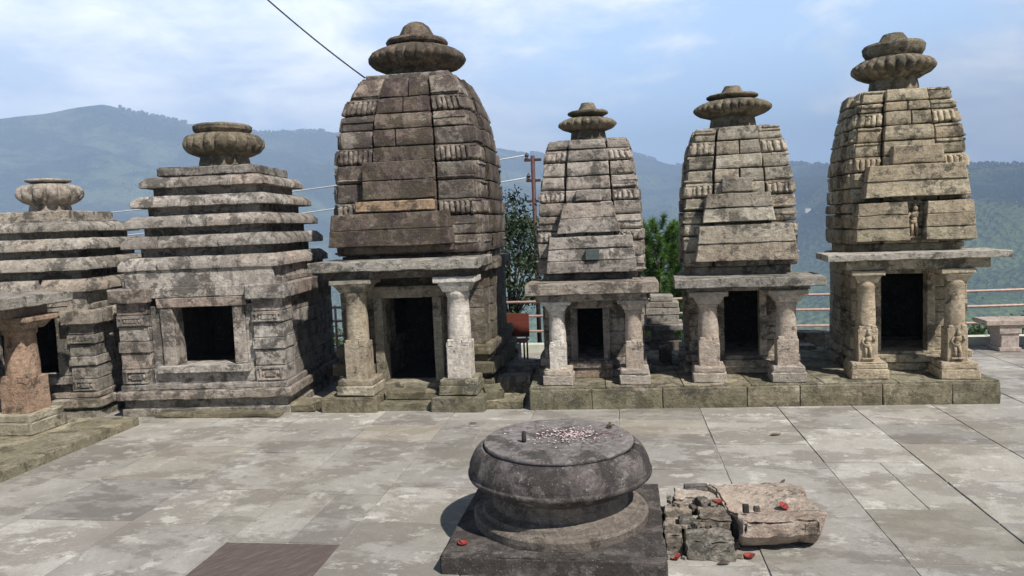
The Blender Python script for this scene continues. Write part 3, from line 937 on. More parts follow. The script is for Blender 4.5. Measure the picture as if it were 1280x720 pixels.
def pillar(root, x, y, z0, z1, w, mat, base=(0.36, 0.2), cap=0.14, shaft='panel', basemat=None, capw=1.45, figure=False, rough=1.0):
    """square base block, shaft cut square, then eight-sided, then round, flared bracket capital"""
    A = Acc(0.004 * rough, 0.014 * rough)
    bw, bh = base
    zs, zc = z0 + bh, z1 - cap
    H = zc - zs
    r = w / 2
    # square lower part with raised rim, octagon, round top
    A.rb(x - r, x + r, y - r, y + r, zs - .01, zs + H * .42, b=.02, s=.05, tone=.5)
    v, f = [], []
    n = 24
    lev = [(zs + H * .36, 1.03, 8), (zs + H * .62, 1.02, 8), (zs + H * .66, .97, 16), (zs + H * .80, .93, 16), (zs + H * .93, .90, 16), (zs + H * .95, 1.02, 16), (zc - .005, 1.02, 16), (zc + .03, .9, 16)]
    for zz, k, sides in lev:
        for i in range(n):
            a = 2 * math.pi * (i + .5) / n
            if sides == 8:
                seg = math.pi / 4
                aa = (a % seg) - seg / 2
                rr = r * k * math.cos(seg / 2) / math.cos(aa) * 1.03
            else:
                rr = r * k
            v.append((x + rr * math.cos(a), y + rr * math.sin(a), zz))
    for q in range(len(lev) - 1):
        for i in range(n):
            j = (i + 1) % n
            f.append((q * n + i, q * n + j, (q + 1) * n + j, (q + 1) * n + i))
    A._add(v, f, .5)
    # small leaf points at the foot of the octagon and the round
    for zz in (zs + H * .42,):
        for dx in (-.62, .62):
            A.rb(x + dx * r - r * .26, x + dx * r + r * .26, y - r * 1.02, y - r * .6, zz - .05, zz + .035, b=.02, s=.05, tone=.5)
    p = A.build('pillar', mat, root)
    B = Acc(0.006 * rough, 0.026 * rough)
    hb = bw / 2
    B.rb(x - hb, x + hb, y - hb, y + hb, z0, z0 + bh * .62, b=.03, s=.06)
    B.rb(x - hb * .93, x + hb * .93, y - hb * .93, y + hb * .93, z0 + bh * .6, zs, b=.04, s=.06)
    B.build('pillar_base', basemat or mat, p)
    K = Acc(0.004, 0.014)
    c = r * (capw + .05)

    def flare(q):
        t = np.clip((q[:, 2] - zc) / cap, 0, 1)
        k = 0.72 + 0.28 * np.minimum(1, t * 1.7)
        o = q.copy()
        o[:, 0] = x + (q[:, 0] - x) * k
        o[:, 1] = y + (q[:, 1] - y) * k
        return o
    K.rb(x - c, x + c, y - c * .9, y + c * .9, zc + .002, zc + cap * .62, b=.025, s=.05, warp=flare)
    K.rb(x - c * 1.25, x + c * 1.25, y - c * .95, y + c * .95, zc + cap * .60, z1 - .002, b=.03, s=.05)
    K.build('capital', mat, p)
    if figure:
        F = Acc(0.003, 0)
        relief_figure(F, x, y - r - .008, zs + .05, H * .36)
        F.build('carved_figure', mat, p)
    return p


def ball(A, c, r, n=10, m=8, tone=.5):
    v, f = [], []
    for k in range(m + 1):
        th = math.pi * k / m
        for i in range(n):
            a = 2 * math.pi * i / n
            v.append((c[0] + r[0] * math.sin(th) * math.cos(a), c[1] + r[1] * math.sin(th) * math.sin(a), c[2] + r[2] * math.cos(th)))
    for k in range(m):
        for i in range(n):
            j = (i + 1) % n
            f.append((k * n + i, (k + 1) * n + i, (k + 1) * n + j, k * n + j))
    A._add(v, f, tone)


def relief_figure(A, x, y, z, h, side=1):
    """a standing figure carved in relief, hip swung, one arm bent up"""
    s = h
    d = s * .09
    ball(A, (x + .02 * s, y, z + .86 * s), (.075 * s, d, .10 * s))
    ball(A, (x + .02 * s, y + .01, z + .96 * s), (.06 * s, d * .8, .07 * s))
    ball(A, (x + .01 * s, y, z + .66 * s), (.125 * s, d, .13 * s))
    ball(A, (x - .015 * s, y, z + .53 * s), (.09 * s, d * .9, .09 * s))
    ball(A, (x - .03 * s, y, z + .44 * s), (.125 * s, d, .085 * s))
    A.tube([(x - .08 * s, y, z + .42 * s), (x - .085 * s, y - .01, z + .2 * s), (x - .07 * s, y, z)], .058 * s, 8, r1=.035 * s)
    A.tube([(x + .04 * s, y, z + .42 * s), (x + .075 * s, y - .01, z + .22 * s), (x + .06 * s, y, z)], .058 * s, 8, r1=.035 * s)
    A.tube([(x - .12 * s, y, z + .73 * s), (x - .20 * s, y, z + .58 * s), (x - .13 * s, y - .01, z + .46 * s)], .036 * s, 7)
    A.tube([(x + .13 * s, y, z + .73 * s), (x + .21 * s, y, z + .60 * s), (x + .17 * s, y - .01, z + .78 * s)], .036 * s, 7)
    A.rb(x - .2 * s, x + .2 * s, y - .02, y + .03, z - .05 * s, z, b=.008)


def gable(root, blocks, mat, name='gable'):
    """stepped projecting front of the tower; blocks = (x0, x1, yfront, yback, z0, z1, side taper, courses)"""
    A = Acc(0.007, 0.024)
    for x0, x1, yf, yb, z0, z1, tp, nc in blocks:
        xc, hh = (x0 + x1) / 2, (x1 - x0) / 2

        def wp(p):
            t = np.clip((p[:, 2] - z0) / (z1 - z0), 0, 1)
            k = 1 - tp * t / hh
            q = p.copy()
            q[:, 0] = xc + (p[:, 0] - xc) * k
            q[:, 1] = np.where(p[:, 1] < (yf + yb) / 2, p[:, 1] + t * tp * .5, p[:, 1])
            return q
        hh_ = (z1 - z0) / nc
        for k in range(nc):
            o = random.uniform(-.012, .012)
            A.rb(x0, x1, yf + o, yb, z0 + k * hh_ + .003, z0 + (k + 1) * hh_ - .003, b=.02 if nc > 1 else .035, warp=wp)
    return A.build(name, mat, root)


def shade_lining(root, x0, x1, y0, y1, z0, z1):  # thin dark boxes added over the chamber stone to paint in its shade
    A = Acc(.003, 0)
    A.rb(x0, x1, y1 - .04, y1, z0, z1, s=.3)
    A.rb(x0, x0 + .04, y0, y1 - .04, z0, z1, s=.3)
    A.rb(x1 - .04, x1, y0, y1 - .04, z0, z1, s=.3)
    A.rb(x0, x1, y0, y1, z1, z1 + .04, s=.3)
    A.build('chamber_shade_lining', 'inner', root)


# rows of the towers, top to bottom: c = plain course, a = ribbed corner cushions
ROWS4 = [('c', 13), ('a', 15), ('c', 18), ('c', 17), ('a', 15), ('c', 17), ('c', 19), ('a', 14), ('c', 19), ('c', 20)]
ROWS5 = [('c', 18), ('a', 18), ('c', 18), ('c', 17), ('a', 18), ('c', 17), ('c', 17), ('a', 15), ('c', 20), ('c', 20)]
ROWS6 = [('c', 16), ('c', 12), ('a', 18), ('c', 19), ('c', 19), ('a', 19), ('c', 19), ('c', 19), ('a', 13), ('c', 19), ('c', 20)]
ROWS3 = [('c', 26), ('a', 20), ('c', 19), ('c', 21), ('a', 20), ('c', 22), ('c', 23), ('a', 19), ('c', 23), ('c', 22)]

PG = 'shrine with curved tower and pillared porch'

# ------------------------------------------------------------------ the tallest shrine
def tall_shrine():
    X, Y = -2.84, 10.76
    t = thing('stone_shrine', 'tallest shrine, dark brown curved tower with an orange stone patch over its pillared porch', 'shrine',
              (X, Y, 0), 0.0, 'shrines in the row')
    pr = [(0.4, 1.05), (2.0, 1.04), (2.6, 1.03), (3.2, 1.0), (3.65, .95), (4.0, .87), (4.25, .76), (4.45, .64)]
    B = Acc(0.007, 0.028)
    z = moulding(B, 1.0, 1.0, 0.0, [(.13, .14, .03), (.10, .13, .03), (.02, .07, .02), (.13, .17, .05), (.03, .08, .02), (.08, .15, .05)], raha=.6, door=(-.5, .46))
    B.build('plinth', 'tall', t)
    masonry_walls(t, 1.0, 1.0, z, 1.72, 'tall', door=(-.36, .30, .2, 1.42), cw=.22, t=.4, side_proj=.05)
    B = Acc(0.007, 0.028)
    z2 = moulding(B, .98, .98, 1.72, [(.10, .16, .05), (-.02, .09, .02)], raha=.6)
    B.build('cornice', 'tall', t)
    tower(t, 1.97, 4.39, ROWS3, pr, 'tall', raha=.42, proj=.045, notch=.07, raha_mat='maroon')
    C = Acc(0.006, 0.02)
    C.rb(-.60, .58, -.60, .60, 4.37, 4.46, b=.03)
    C.build('top_slab', 'tall', t)
    finial(t, 4.46, .46, .71, .10, .36, [('cap_disc', .45, .12, 'disc'), ('finial', .27, .25, 'bell')], 'darkcap', ribs=30, rib=.10)
    # the front of the tower above the porch
    gable(t, [(-1.0, .66, -1.32, -.9, 2.10, 2.54, .05, 2), (-.86, .66, -1.20, -.9, 2.0, 2.11, 0, 1),
              (-.56, .42, -1.14, -.9, 2.72, 3.22, .02, 2)], 'maroon')
    O = Acc(0.006, 0.02)
    O.rb(-.66, .42, -1.17, -.8, 2.56, 2.70, b=.03)
    O.build('orange_block', 'orange', t)
    # porch
    E = Acc(0.007, 0.03)
    E.rb(-1.12, 1.10, -1.76, -.75, 1.80, 1.93, b=.03, s=.07, smax=40)
    E.build('porch_slab', 'slab', t)
    Bm = Acc(0.005, 0.02)
    Bm.rb(-.98, 1.0, -1.62, -1.34, 1.70, 1.80, b=.02)
    Bm.rb(-.98, -.62, -1.34, -.9, 1.70, 1.80, b=.02)
    Bm.rb(.62, .98, -1.34, -.9, 1.70, 1.80, b=.02)
    Bm.build('porch_beam', 'tall', t)
    pillar(t, -.60, -1.48, .20, 1.70, .29, 'olive', base=(.50, .20), cap=.17, capw=1.5)
    pillar(t, .76, -1.48, .20, 1.70, .30, 'white', base=(.50, .20), cap=.20, capw=1.4, basemat='plat')
    door_frame(t, -.37, .33, .26, 1.40, -.98, 'olive', jw=.12, d=.16, lint=.16, sill=.1)
    St = Acc(0.008, 0.03)
    St.rb(-1.04, -.30, -1.80, -1.0, -.02, .19, b=.03)
    St.rb(.42, 1.10, -1.80, -1.2, -.02, .19, b=.03)
    St.rb(-.30, .42, -1.72, -1.3, -.02, .09, b=.03)
    St.rb(-.28, .40, -1.5, -1.0, .09, .20, b=.03)
    St.build('porch_step', 'plat', t)
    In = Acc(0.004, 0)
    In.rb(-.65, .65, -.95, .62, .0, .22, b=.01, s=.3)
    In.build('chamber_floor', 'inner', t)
    shade_lining(t, -.58, .58, -.60, .58, .0, 1.66)
    return t


tall_shrine()


def porch_shrine(nm, label, X, Y, rz, mat, pr, zb, zt, rows, zp, body, finial_args, finial_kw, blocks, slab, slabmat, beam, pillars, door,
                 raha=.46, proj=.045, notch=0.0, extra=None, niche=None, lint=.12):
    t = thing(nm, label, 'shrine', (X, Y, 0), rz, 'shrines in the row')
    hw = body
    B = Acc(0.006, 0.022)
    z = moulding(B, hw - .04, hw - .04, zp, [(.10, .10, .03), (.02, .05, .015), (.08, .09, .035)], raha=.6)
    B.build('plinth', mat, t)
    masonry_walls(t, hw - .02, hw - .02, z, zb - .24, mat, door=(door[0] - .06, door[1] + .06, zp, door[3]), cw=.17, t=.22)
    B = Acc(0.006, 0.022)
    moulding(B, hw - .03, hw - .03, zb - .24, [(.07, .12, .04), (-.02, .12, .03)], raha=.6)
    B.build('cornice', mat, t)
    tower(t, zb, zt, rows, pr, mat, raha=raha, proj=proj, notch=notch)
    finial(t, *finial_args, **finial_kw)
    gable(t, blocks, mat)
    x0, x1, yf, z0, z1 = slab
    E = Acc(0.006, 0.026)
    E.rb(x0, x1, yf, -hw + .08, z0, z1, b=.022, s=.07, smax=40)
    E.build('porch_slab', slabmat, t)
    Bm = Acc(0.004, 0.016)
    xa, xb, bh = beam
    Bm.rb(xa, xb, yf + .12, yf + .36, z0 - bh, z0 - .002, b=.015)
    Bm.rb(xa, xa + .24, yf + .36, -hw + .02, z0 - bh, z0 - .004, b=.015)
    Bm.rb(xb - .24, xb, yf + .36, -hw + .02, z0 - bh, z0 - .004, b=.015)
    Bm.build('porch_beam', mat, t)
    for p in pillars:
        pillar(t, p['x'], p['y'], zp, z0 - bh, p['w'], p['mat'], base=p['base'], cap=p['cap'], capw=p.get('capw', 1.35), basemat=p.get('bm'), figure=p.get('fig', False))
    door_frame(t, door[0], door[1], door[2], door[3], -hw + .02, mat, jw=.09, d=.08, sill=.1, lint=lint)
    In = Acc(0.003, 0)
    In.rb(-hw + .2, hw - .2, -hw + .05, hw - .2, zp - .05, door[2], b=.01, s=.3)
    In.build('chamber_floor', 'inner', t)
    shade_lining(t, -hw + .25, hw - .25, -hw + .24, hw - .25, zp, zb - .26)
    return t


PZ = .27     # platform top
t4 = porch_shrine('stone_shrine', 'smallest curved tower shrine, pinkish grey, small dark square plaque above its porch', -.40, 10.49, 0.0, 'small',
                  [(0.3, .68), (1.6, .70), (2.2, .675), (2.7, .635), (3.1, .575), (3.3, .53), (3.45, .47)], 1.64, 3.40, ROWS4, PZ, .66,
                  (3.40, .25, .405, .15, .19), dict(discs=[('cap_disc', .28, .09, 'saucer'), ('finial', .13, .12, 'knob')], mat='cap', ribs=20, rib=.18),
                  [(-.56, .60, -.92, -.6, 1.66, 2.13, .05, 3), (-.41, .40, -.86, -.6, 2.17, 2.56, .09, 2), (-.17, .17, -.74, -.5, 2.58, 2.73, .01, 1)],
                  (-.80, .84, -1.34, 1.42, 1.56), 'slab', (-.68, .70, .09),
                  [dict(x=-.43, y=-1.08, w=.21, mat='white', base=(.38, .2), cap=.13, bm='pillarst'), dict(x=.53, y=-1.08, w=.22, mat='pillarst', base=(.38, .2), cap=.13)],
                  (-.20, .14, .50, 1.18))
pq = Acc(0.002, 0.004)
pq.rb(-.045, .125, -.955, -.90, 1.83, 1.965, b=.008)
M['plaque'] = plain('dark_slate_plaque', (0.07, 0.09, 0.085), .5, .3, 20)
pq.build('plaque', 'plaque', t4)
rs_ = Acc(0.003, 0.01)
rs_.rb(-.30, .26, -.80, -.64, PZ, .40, b=.015)
rs_.build('door_step', 'rust', t4)

t5 = porch_shrine('stone_shrine', 'mid sized tan curved tower shrine, second porch from the right end', 1.555, 10.63, R(-2.5), 'mid',
                  [(0.3, .70), (1.6, .71), (2.2, .70), (2.7, .67), (3.1, .61), (3.35, .55), (3.55, .48)], 1.66, 3.47, ROWS5, PZ, .68,
                  (3.46, .31, .52, .18, .23), dict(discs=[('cap_disc', .34, .08, 'saucer'), ('finial', .15, .12, 'knob')], mat='cap', ribs=28, rib=.2, twist=.05),
                  [(-.58, .68, -.95, -.6, 1.74, 2.20, .07, 2), (-.47, .41, -.88, -.6, 2.24, 2.60, .05, 2), (-.23, .17, -.78, -.5, 2.62, 2.80, .015, 1)],
                  (-.86, .90, -1.40, 1.45, 1.56), 'slab', (-.72, .74, .05),
                  [dict(x=-.45, y=-1.14, w=.25, mat='pillarst', base=(.41, .2), cap=.16, capw=1.45), dict(x=.48, y=-1.14, w=.25, mat='pillarst', base=(.41, .2), cap=.16, capw=1.45)],
                  (-.22, .22, .46, 1.36))

t6 = porch_shrine('stone_shrine', 'ochre curved tower shrine at the right end with a small carved figure in its niche', 3.66, 10.76, R(-4), 'ochre',
                  [(0.3, .72), (1.8, .74), (2.4, .72), (2.9, .69), (3.3, .64), (3.65, .57), (3.95, .49)], 1.88, 3.83, ROWS6, PZ, .70,
                  (3.82, .31, .52, .20, .30), dict(discs=[('cap_disc', .38, .17, 'bowl'), ('finial', .19, .14, 'knob')], mat='cap', ribs=24, rib=.22, twist=.06),
                  [(-.68, -.06, -.98, -.6, 1.92, 2.40, .03, 3), (.11, .68, -.98, -.6, 1.92, 2.40, .03, 3), (-.06, .11, -.78, -.6, 1.92, 2.42, 0, 1),
                   (-.57, .62, -.96, -.6, 2.46, 2.86, .06, 2), (-.24, .36, -.86, -.5, 2.87, 3.10, .02, 1)],
                  (-1.10, .90, -1.40, 1.71, 1.79), 'cream_slab', (-.86, .72, .12),
                  [dict(x=-.62, y=-1.18, w=.225, mat='pillaroc', base=(.43, .2), cap=.16, capw=1.3, fig=True),
                   dict(x=.37, y=-1.18, w=.225, mat='pillaroc', base=(.43, .2), cap=.16, capw=1.3, fig=True)],
                  (-.34, .20, .48, 1.50), raha=.44, proj=.06, notch=.08)
nf = Acc(0.003, 0)
relief_figure(nf, .02, -.86, 1.97, .40)
nf.build('niche_figure', 'ochre', t6)

# the shared platform of those three
pf = thing('stone_platform', 'long low mossy stone platform carrying the three shrines on the right', 'platform', (-1.18, 9.05, 0), math.atan2(.22, 5.5))
A = Acc(0.007, 0.024)
x = 0.0
for k, wd in enumerate([.78, .86, 1.0, .62, .95, .78, .54]):
    x1 = x + wd
    A.rb(x, x1 - .006, 0, .46, -.03, PZ - .02, b=.022, s=.06)
    x = x1
A.build('edge_stone', 'plat', pf)
A = Acc(0.003, 0.012)
xs = [0.0, .95, 1.9, 2.7, 3.55, 4.4, x]
for a, b in zip(xs, xs[1:]):
    for ya, yb in ((.03, 1.0), (1.0, 2.6)):
        A.rb(a + .004, b - .004, ya + .004, yb - .004, 0.1, PZ, b=.01, s=.12)
A.build('paved_top', 'plat', pf)


# ------------------------------------------------------------------ tiered (pyramid roofed) shrines
def tier(A, hw, z0, h, slope=.10, cx=0.0, cy=0.0, n=3, rec=True):
    """one eave slab: upright lip, then a slope running back under the next tier"""
    lip = h * .68

    def wp(p):
        lim = hw - np.clip((p[:, 2] - z0 - lip) / (h - lip), 0, 1) * slope
        q = p.copy()
        q[:, 0] = np.clip(p[:, 0], -lim, lim) + cx
        q[:, 1] = np.clip(p[:, 1], -lim, lim) + cy
        return q
    dep = .5
    for q in range(4):
        ca, sa = (1, 0, -1, 0)[q], (0, 1, 0, -1)[q]

        def W2(p, ca=ca, sa=sa):
            p = np.stack([p[:, 0] * ca - p[:, 1] * sa, p[:, 0] * sa + p[:, 1] * ca, p[:, 2]], 1)
            return wp(p)
        cuts = [-hw] + sorted(random.uniform(-.6, .6) * hw for _ in range(n - 1)) + [hw - dep if q % 2 else hw]
        cuts = [-hw if q % 2 == 0 else -hw + dep] + cuts[1:]
        for a, b in zip(cuts, cuts[1:]):
            if b - a < .08:
                continue
            A.rb(a + .001, b - .001, -hw + random.uniform(0, .012), -hw + dep, z0, z0 + h, b=.022, warp=W2, s=.07)
    A.rb(-hw + dep - .05, hw - dep + .05, -hw + dep - .05, hw - dep + .05, z0, z0 + h - .02, b=.01, s=.3,
         warp=lambda p: p + np.array([cx, cy, 0]))


def carved_panel(A, x0, x1, y, z0, z1):
    """small relief: raised frame with a boss and beads"""
    t = .018
    A.rb(x0, x1, y - t, y + .02, z1 - .022, z1, b=.006)
    A.rb(x0, x1, y - t, y + .02, z0, z0 + .022, b=.006)
    xc, zc = (x0 + x1) / 2, (z0 + z1) / 2
    w_, h_ = (x1 - x0), (z1 - z0)
    A.rb(xc - w_ * .2, xc + w_ * .2, y - .024, y + .02, zc - h_ * .22, zc + h_ * .22, b=.014)
    for sx in (-1, 1):
        A.rb(xc + sx * w_ * .40 - .014, xc + sx * w_ * .40 + .014, y - t, y + .02, z0 + .02, z1 - .02, b=.006)
        ball(A, (xc + sx * w_ * .29, y, zc), (.018, .02, .03), 8, 6)


def side_x(A, hw, z0, z1, depth, out=0, n=3):
    pass


def tiered_shrine(nm, label, X, Y, rz, k, mat, tiers, zc, door, fin, fink, hd=1.0, pil_mats=None, base_h=.22, plinth=(.0, .24), topslab=None, cyoff=0.0):
    """k: half width of the chamber; zc: chamber top; tiers: list of (half width, z0, h)"""
    t = thing(nm, label, 'shrine', (X, Y, 0), rz, 'shrines in the row')
    B = Acc(0.007, 0.026)
    B.rb(-k - .03, k + .03, -k - .03, k + .03, -.02, plinth[0] + .10, b=.03)
    B.rb(-k - .0, k + .0, -k - .0, k + .0, .1, plinth[1] - .02, b=.03)
    zpl = plinth[1]
    B.rb(-k - .07, k + .07, -k - .07, k + .07, zpl - .02, zpl + .10, b=.035, s=.07, smax=40)
    B.rb(-k - .02, k + .02, -k - .02, k + .02, zpl + .10, zpl + .18, b=.03, s=.07, smax=40)
    B.build('plinth', mat, t)
    z0 = zpl + .18
    # side and back walls
    A = Acc(0.006, 0.02)
    n = 5
    h = (zc - z0) / n
    for i in range(n):
        a, b = z0 + i * h + .003, z0 + (i + 1) * h - .003
        for sx in (-1, 1):
            x = sorted((sx * (k - .02), sx * (k - .34)))
            A.rb(x[0], x[1], -k + .36, random.uniform(0, .3), a, b, b=.012)
            A.rb(x[0], x[1], .31, k, a, b, b=.012)
            A.rb(x[0], x[1], 0.0, .33, a + .003, b - .003, b=.012)
        A.rb(-k + .34, k - .34, k - .3, k, a, b, b=.012)
    A.build('wall', mat, t)
    # corner pilasters of stacked carved blocks
    pw = door[4]
    for sx in (-1, 1):
        A = Acc(0.005, 0.02)
        xs = sorted((sx * k, sx * (k - pw)))
        hs = [.19, .20, .14, .18, .14, .15]
        sc = (zc - z0) / sum(hs)
        z = z0
        for i, hh in enumerate(hs):
            hh *= sc
            o = (.0, -.012, .012, -.01, .012, 0)[i]
            A.rb(xs[0] - max(o, 0), xs[1] + max(o, 0), -k - o, -k + .36, z + .003, z + hh - .003, b=.018, s=.06)
            if i in (0, 4):
                carved_panel(A, xs[0] + .03, xs[1] - .03, -k - o, z + .02, z + hh - .02)
            z += hh
        A.build('corner_pilaster', mat, t)
    # front infill with a square opening
    A = Acc(0.005, 0.02)
    x0, x1, za, zb_ = door[:4]
    xi0, xi1 = -k + pw + .01, k - pw - .01
    A.rb(xi0, xi1, -k + .05, -k + .3, z0, za - .05, b=.015)
    A.rb(xi0, x0 - .16, -k + .07, -k + .3, za - .05, zb_ + .02, b=.015)
    A.rb(x1 + .16, xi1, -k + .07, -k + .3, za - .05, zb_ + .02, b=.015)
    A.rb(xi0, xi1, -k + .04, -k + .3, zb_ + .13, zc + .18, b=.015)
    A.build('front_wall', mat, t)
    F = Acc(0.005, 0.018)
    F.rb(x0 - .17, x0, -k + .03, -k + .3, za, zb_, b=.02, warp=lambda p: p + np.stack([(zb_ - p[:, 2]) * .03, p[:, 1] * 0, p[:, 2] * 0], 1))
    F.rb(x1, x1 + .16, -k + .04, -k + .3, za, zb_, b=.015)
    F.rb(x0 - .2, x1 + .2, -k + .02, -k + .3, zb_ + .002, zb_ + .125, b=.015)
    F.rb(x0 - .22, x1 + .2, -k - .03, -k + .35, za - .10, za - .002, b=.02)
    F.build('door_frame', mat, t)
    C = Acc(0.003, 0)
    C.rb(-k + .3, k - .3, -k + .2, k - .25, z0 - .1, za - .1, b=.01, s=.4)
    C.build('chamber_floor', 'inner', t)
    shade_lining(t, -k + .36, k - .36, -k + .31, k - .32, z0 - .1, zc + .1)
    # capital band above the pilasters and side walls
    A = Acc(0.006, 0.026)
    for sx in (-1, 1):
        xs = sorted((sx * (k + .07), sx * (k - pw - .05)))
        A.rb(xs[0], xs[1], -k - .08, -k + .4, zc, zc + .19, b=.04, s=.06)
        xs = sorted((sx * (k + .07), sx * (k - .35)))
        A.rb(xs[0], xs[1], -k + .4, k + .05, zc, zc + .19, b=.04, s=.06)
        xs = sorted((sx * (k - .04), sx * (k - .35)))
        A.rb(xs[0], xs[1], -k + .1, k - .05, zc + .19, zc + .27, b=.03, s=.1)
    A.rb(-k + .1, k - .1, -k + .06, k - .05, zc + .17, tiers[0][1] + .03, b=.02)
    A.build('cornice', mat, t)
    # roof
    A = Acc(0.0045, 0.028)
    for i, (hw, z, h) in enumerate(tiers):
        tier(A, hw, z, h, slope=.09, cy=cyoff, cx=0)
        nz = tiers[i + 1][1] if i + 1 < len(tiers) else z + h
        A.rb(-hw + .22, hw - .22, -hw + .22 + cyoff, hw - .22 + cyoff, z + h - .05, nz + .03, b=.02, s=.12, tone=.25)
    if topslab:
        hw, z, h = topslab
        A.rb(-hw, hw, -hw + cyoff, hw + cyoff, z, z + h, b=.035, s=.07)
    A.build('tiered_roof', mat, t)
    finial(t, *fin, **fink)
    return t


tiered_shrine('stone_shrine', 'grey shrine with a five tiered pyramid roof and a square black opening', -5.53, 10.0, R(5), 1.10, 'tiered',
              [(1.07, 1.91, .17), (1.03, 2.19, .165), (.98, 2.46, .16), (.92, 2.73, .15), (.83, 2.99, .14)], 1.50,
              (-.38, .42, .66, 1.42, .40), (3.27, .35, .555, .17, .32),
              dict(discs=[('cap_disc', .40, .12, 'bowl'), ('finial', .20, .05, 'bell')], mat='cap', ribs=20, rib=.22, bulge=True), topslab=(.66, 3.15, .12), plinth=(.0, .24))
tiered_shrine('stone_shrine', 'half cut off tiered roof shrine at the left edge under a fat lobed finial', -8.06, 9.66, R(9), 1.02, 'low',
              [(1.03, 1.67, .17), (.99, 1.95, .17), (.93, 2.22, .16), (.84, 2.47, .14)], 1.24,
              (-.40, .50, .56, 1.36, .34), (2.76, .27, .43, .11, .29),
              dict(discs=[('cap_disc', .29, .07, 'saucer')], mat='capl', ribs=13, rib=.34, bulge=True), topslab=(.58, 2.62, .14), plinth=(.0, .16))

# ------------------------------------------------------------------ left ledge and the porch at the picture's edge
lg = thing('stone_ledge', 'low mossy kerbed ledge of long slabs along the left side of the court', 'ledge', (-6.1, 2.0, 0), R(-.4))
A = Acc(0.004, 0.02)
y = 0.0
while y < 6.3:
    l = random.uniform(.7, 1.3)
    l = min(l, 6.42 - y)
    A.rb(-.22, 0, y, y + l - .008, -.03, .105, b=.02, s=.08)
    y += l
A.build('kerb_stone', 'kerb', lg)
A = Acc(0.002, 0.012)
for xa, xb in ((-.62, -.225), (-1.1, -.625), (-1.9, -1.105), (-2.9, -1.9), (-6, -2.9)):
    y = random.uniform(-.6, 0)
    while y < 6.3:
        l = random.uniform(1.0, 1.9)
        A.rb(xa, xb - .006, y, min(y + l, 6.4) - .006, 0.02, .1, b=.01, s=.12)
        y += l
A.build('ledge_slab', 'kerb', lg)

pt = thing('pillared_porch', 'flat roofed porch at the left edge on a reddish sandstone pillar', 'porch', (-7.1, 7.84, .1), 0)
A = Acc(0.006, 0.026)
A.rb(-2.6, .36, -3.2, .48, 1.50, 1.63, b=.025, s=.09, smax=50)
A.build('porch_slab', 'slab', pt)
A = Acc(0.004, 0.016)
A.rb(-.18, .16, -3.0, .28, 1.38, 1.50, b=.02)
A.rb(-2.2, -.18, -.1, .24, 1.38, 1.50, b=.02)
A.build('porch_beam', 'rust', pt)
for yy in (0.0, -2.4):
    pillar(pt, 0, yy, 0, 1.38, .36, 'rust', base=(.58, .24), cap=.16, capw=1.4, basemat='olive')

# ------------------------------------------------------------------ drum altar in the court
dr = thing('drum_altar', 'round dark stone altar shaped like a flattened drum on a square slab', 'altar', (-.5, 5.40, 0))
A = Acc(0.005, 0.03)
A.rb(-.75, .745, -.74, .72, -.02, .125, b=.025, s=.06, turn=R(-.5))
A.build('square_base', 'drum', dr)
A = Acc(0.003, 0)
A.lathe([(.60, .11), (.64, .125), (.648, .188), (.635, .204), (.582, .21), (.576, .244), (.53, .254), (.505, .262), (.495, .36), (.50, .40)], 96, tone=.6)
A.build('foot', 'drumlow', dr)
A = Acc(0.0035, 0)
A.lathe([(.48, .365), (.54, .385), (.60, .415), (.640, .445), (.656, .468), (.674, .474), (.680, .485), (.680, .500), (.668, .508), (.668, .53), (.664, .56), (.652, .592),
         (.636, .626), (.615, .656), (.592, .676), (.572, .686), (.560, .684), (.552, .672), (.54, .655)], 112, tone=.5)
A.build('drum', 'drum', dr)
A = Acc(0.0022, 0)
A.lathe([(.53, .655), (.535, .672), (.545, .680), (.553, .695), (.553, .706), (.548, .716), (.53, .720), (.40, .721), (.25, .722), (.10, .722), (.01, .722)], 96, tone=.8)
A.build('top_disc', 'drumtop', dr)

st = Acc(0.0015, 0)
st.lathe([(.016, 0), (.018, .03), (.016, .07), (.010, .085), (.001, .088)], 14)
o = st.build('incense_stub', 'char', None, (-.74, 5.28, .720))
tag(o, 'short black upright stub on top of the round altar', 'incense stub')

rs = np.random.RandomState(9)
A = Acc(0, 0)
B = Acc(0, 0)
for i in range(420):
    a, r = rs.uniform(0, 6.28), abs(rs.normal(0, 1))
    x = -.40 + r * .19 * math.cos(a)
    y = 5.46 + r * .13 * math.sin(a)
    if (x + .5) ** 2 + (y - 5.4) ** 2 > .5 ** 2:
        continue
    s = rs.uniform(.005, .014)
    q = rs.uniform(0, 3.1)
    c, d = math.cos(q) * s, math.sin(q) * s
    z = .7245 + rs.uniform(0, .004)
    tgt = B if (x > -.24 and rs.rand() < .5) or rs.rand() < .12 else A
    tgt.raw([(x + c, y + d, z), (x - d * .7, y + c * .7, z + s * .5), (x - c, y - d, z + s * .2), (x + d * .7, y - c * .7, z + s * .4)], [(0, 1, 2, 3)], rs.rand())
o = A.build('petal_scatter', 'petal', smooth=False)
tag(o, 'pale petals and rice strewn on top of the round altar', 'petals', kind='stuff')
o = B.build('petal_scatter', 'rpetal', smooth=False)
tag(o, 'dark red petals strewn on the right of the round altar top', 'petals', kind='stuff')
A = Acc(0, 0)
for i in range(16):
    a = rs.uniform(0, 6.28)
    x, y, z = rs.normal(0, .016), rs.normal(0, .016), abs(rs.normal(.012, .012))
    A.raw([(x + .018 * math.cos(a), y + .018 * math.sin(a), z), (x, y + .006, z + .012), (x - .018 * math.cos(a), y - .018 * math.sin(a), z + .004), (x + .004, y - .008, z)],
          [(0, 1, 2, 3)], rs.rand())
o = A.build('dried_flowers', 'leafd', None, (-.135, 5.66, .722), smooth=False)
tag(o, 'small dark clump of dried flowers at the back right of the round altar top', 'dried flowers')


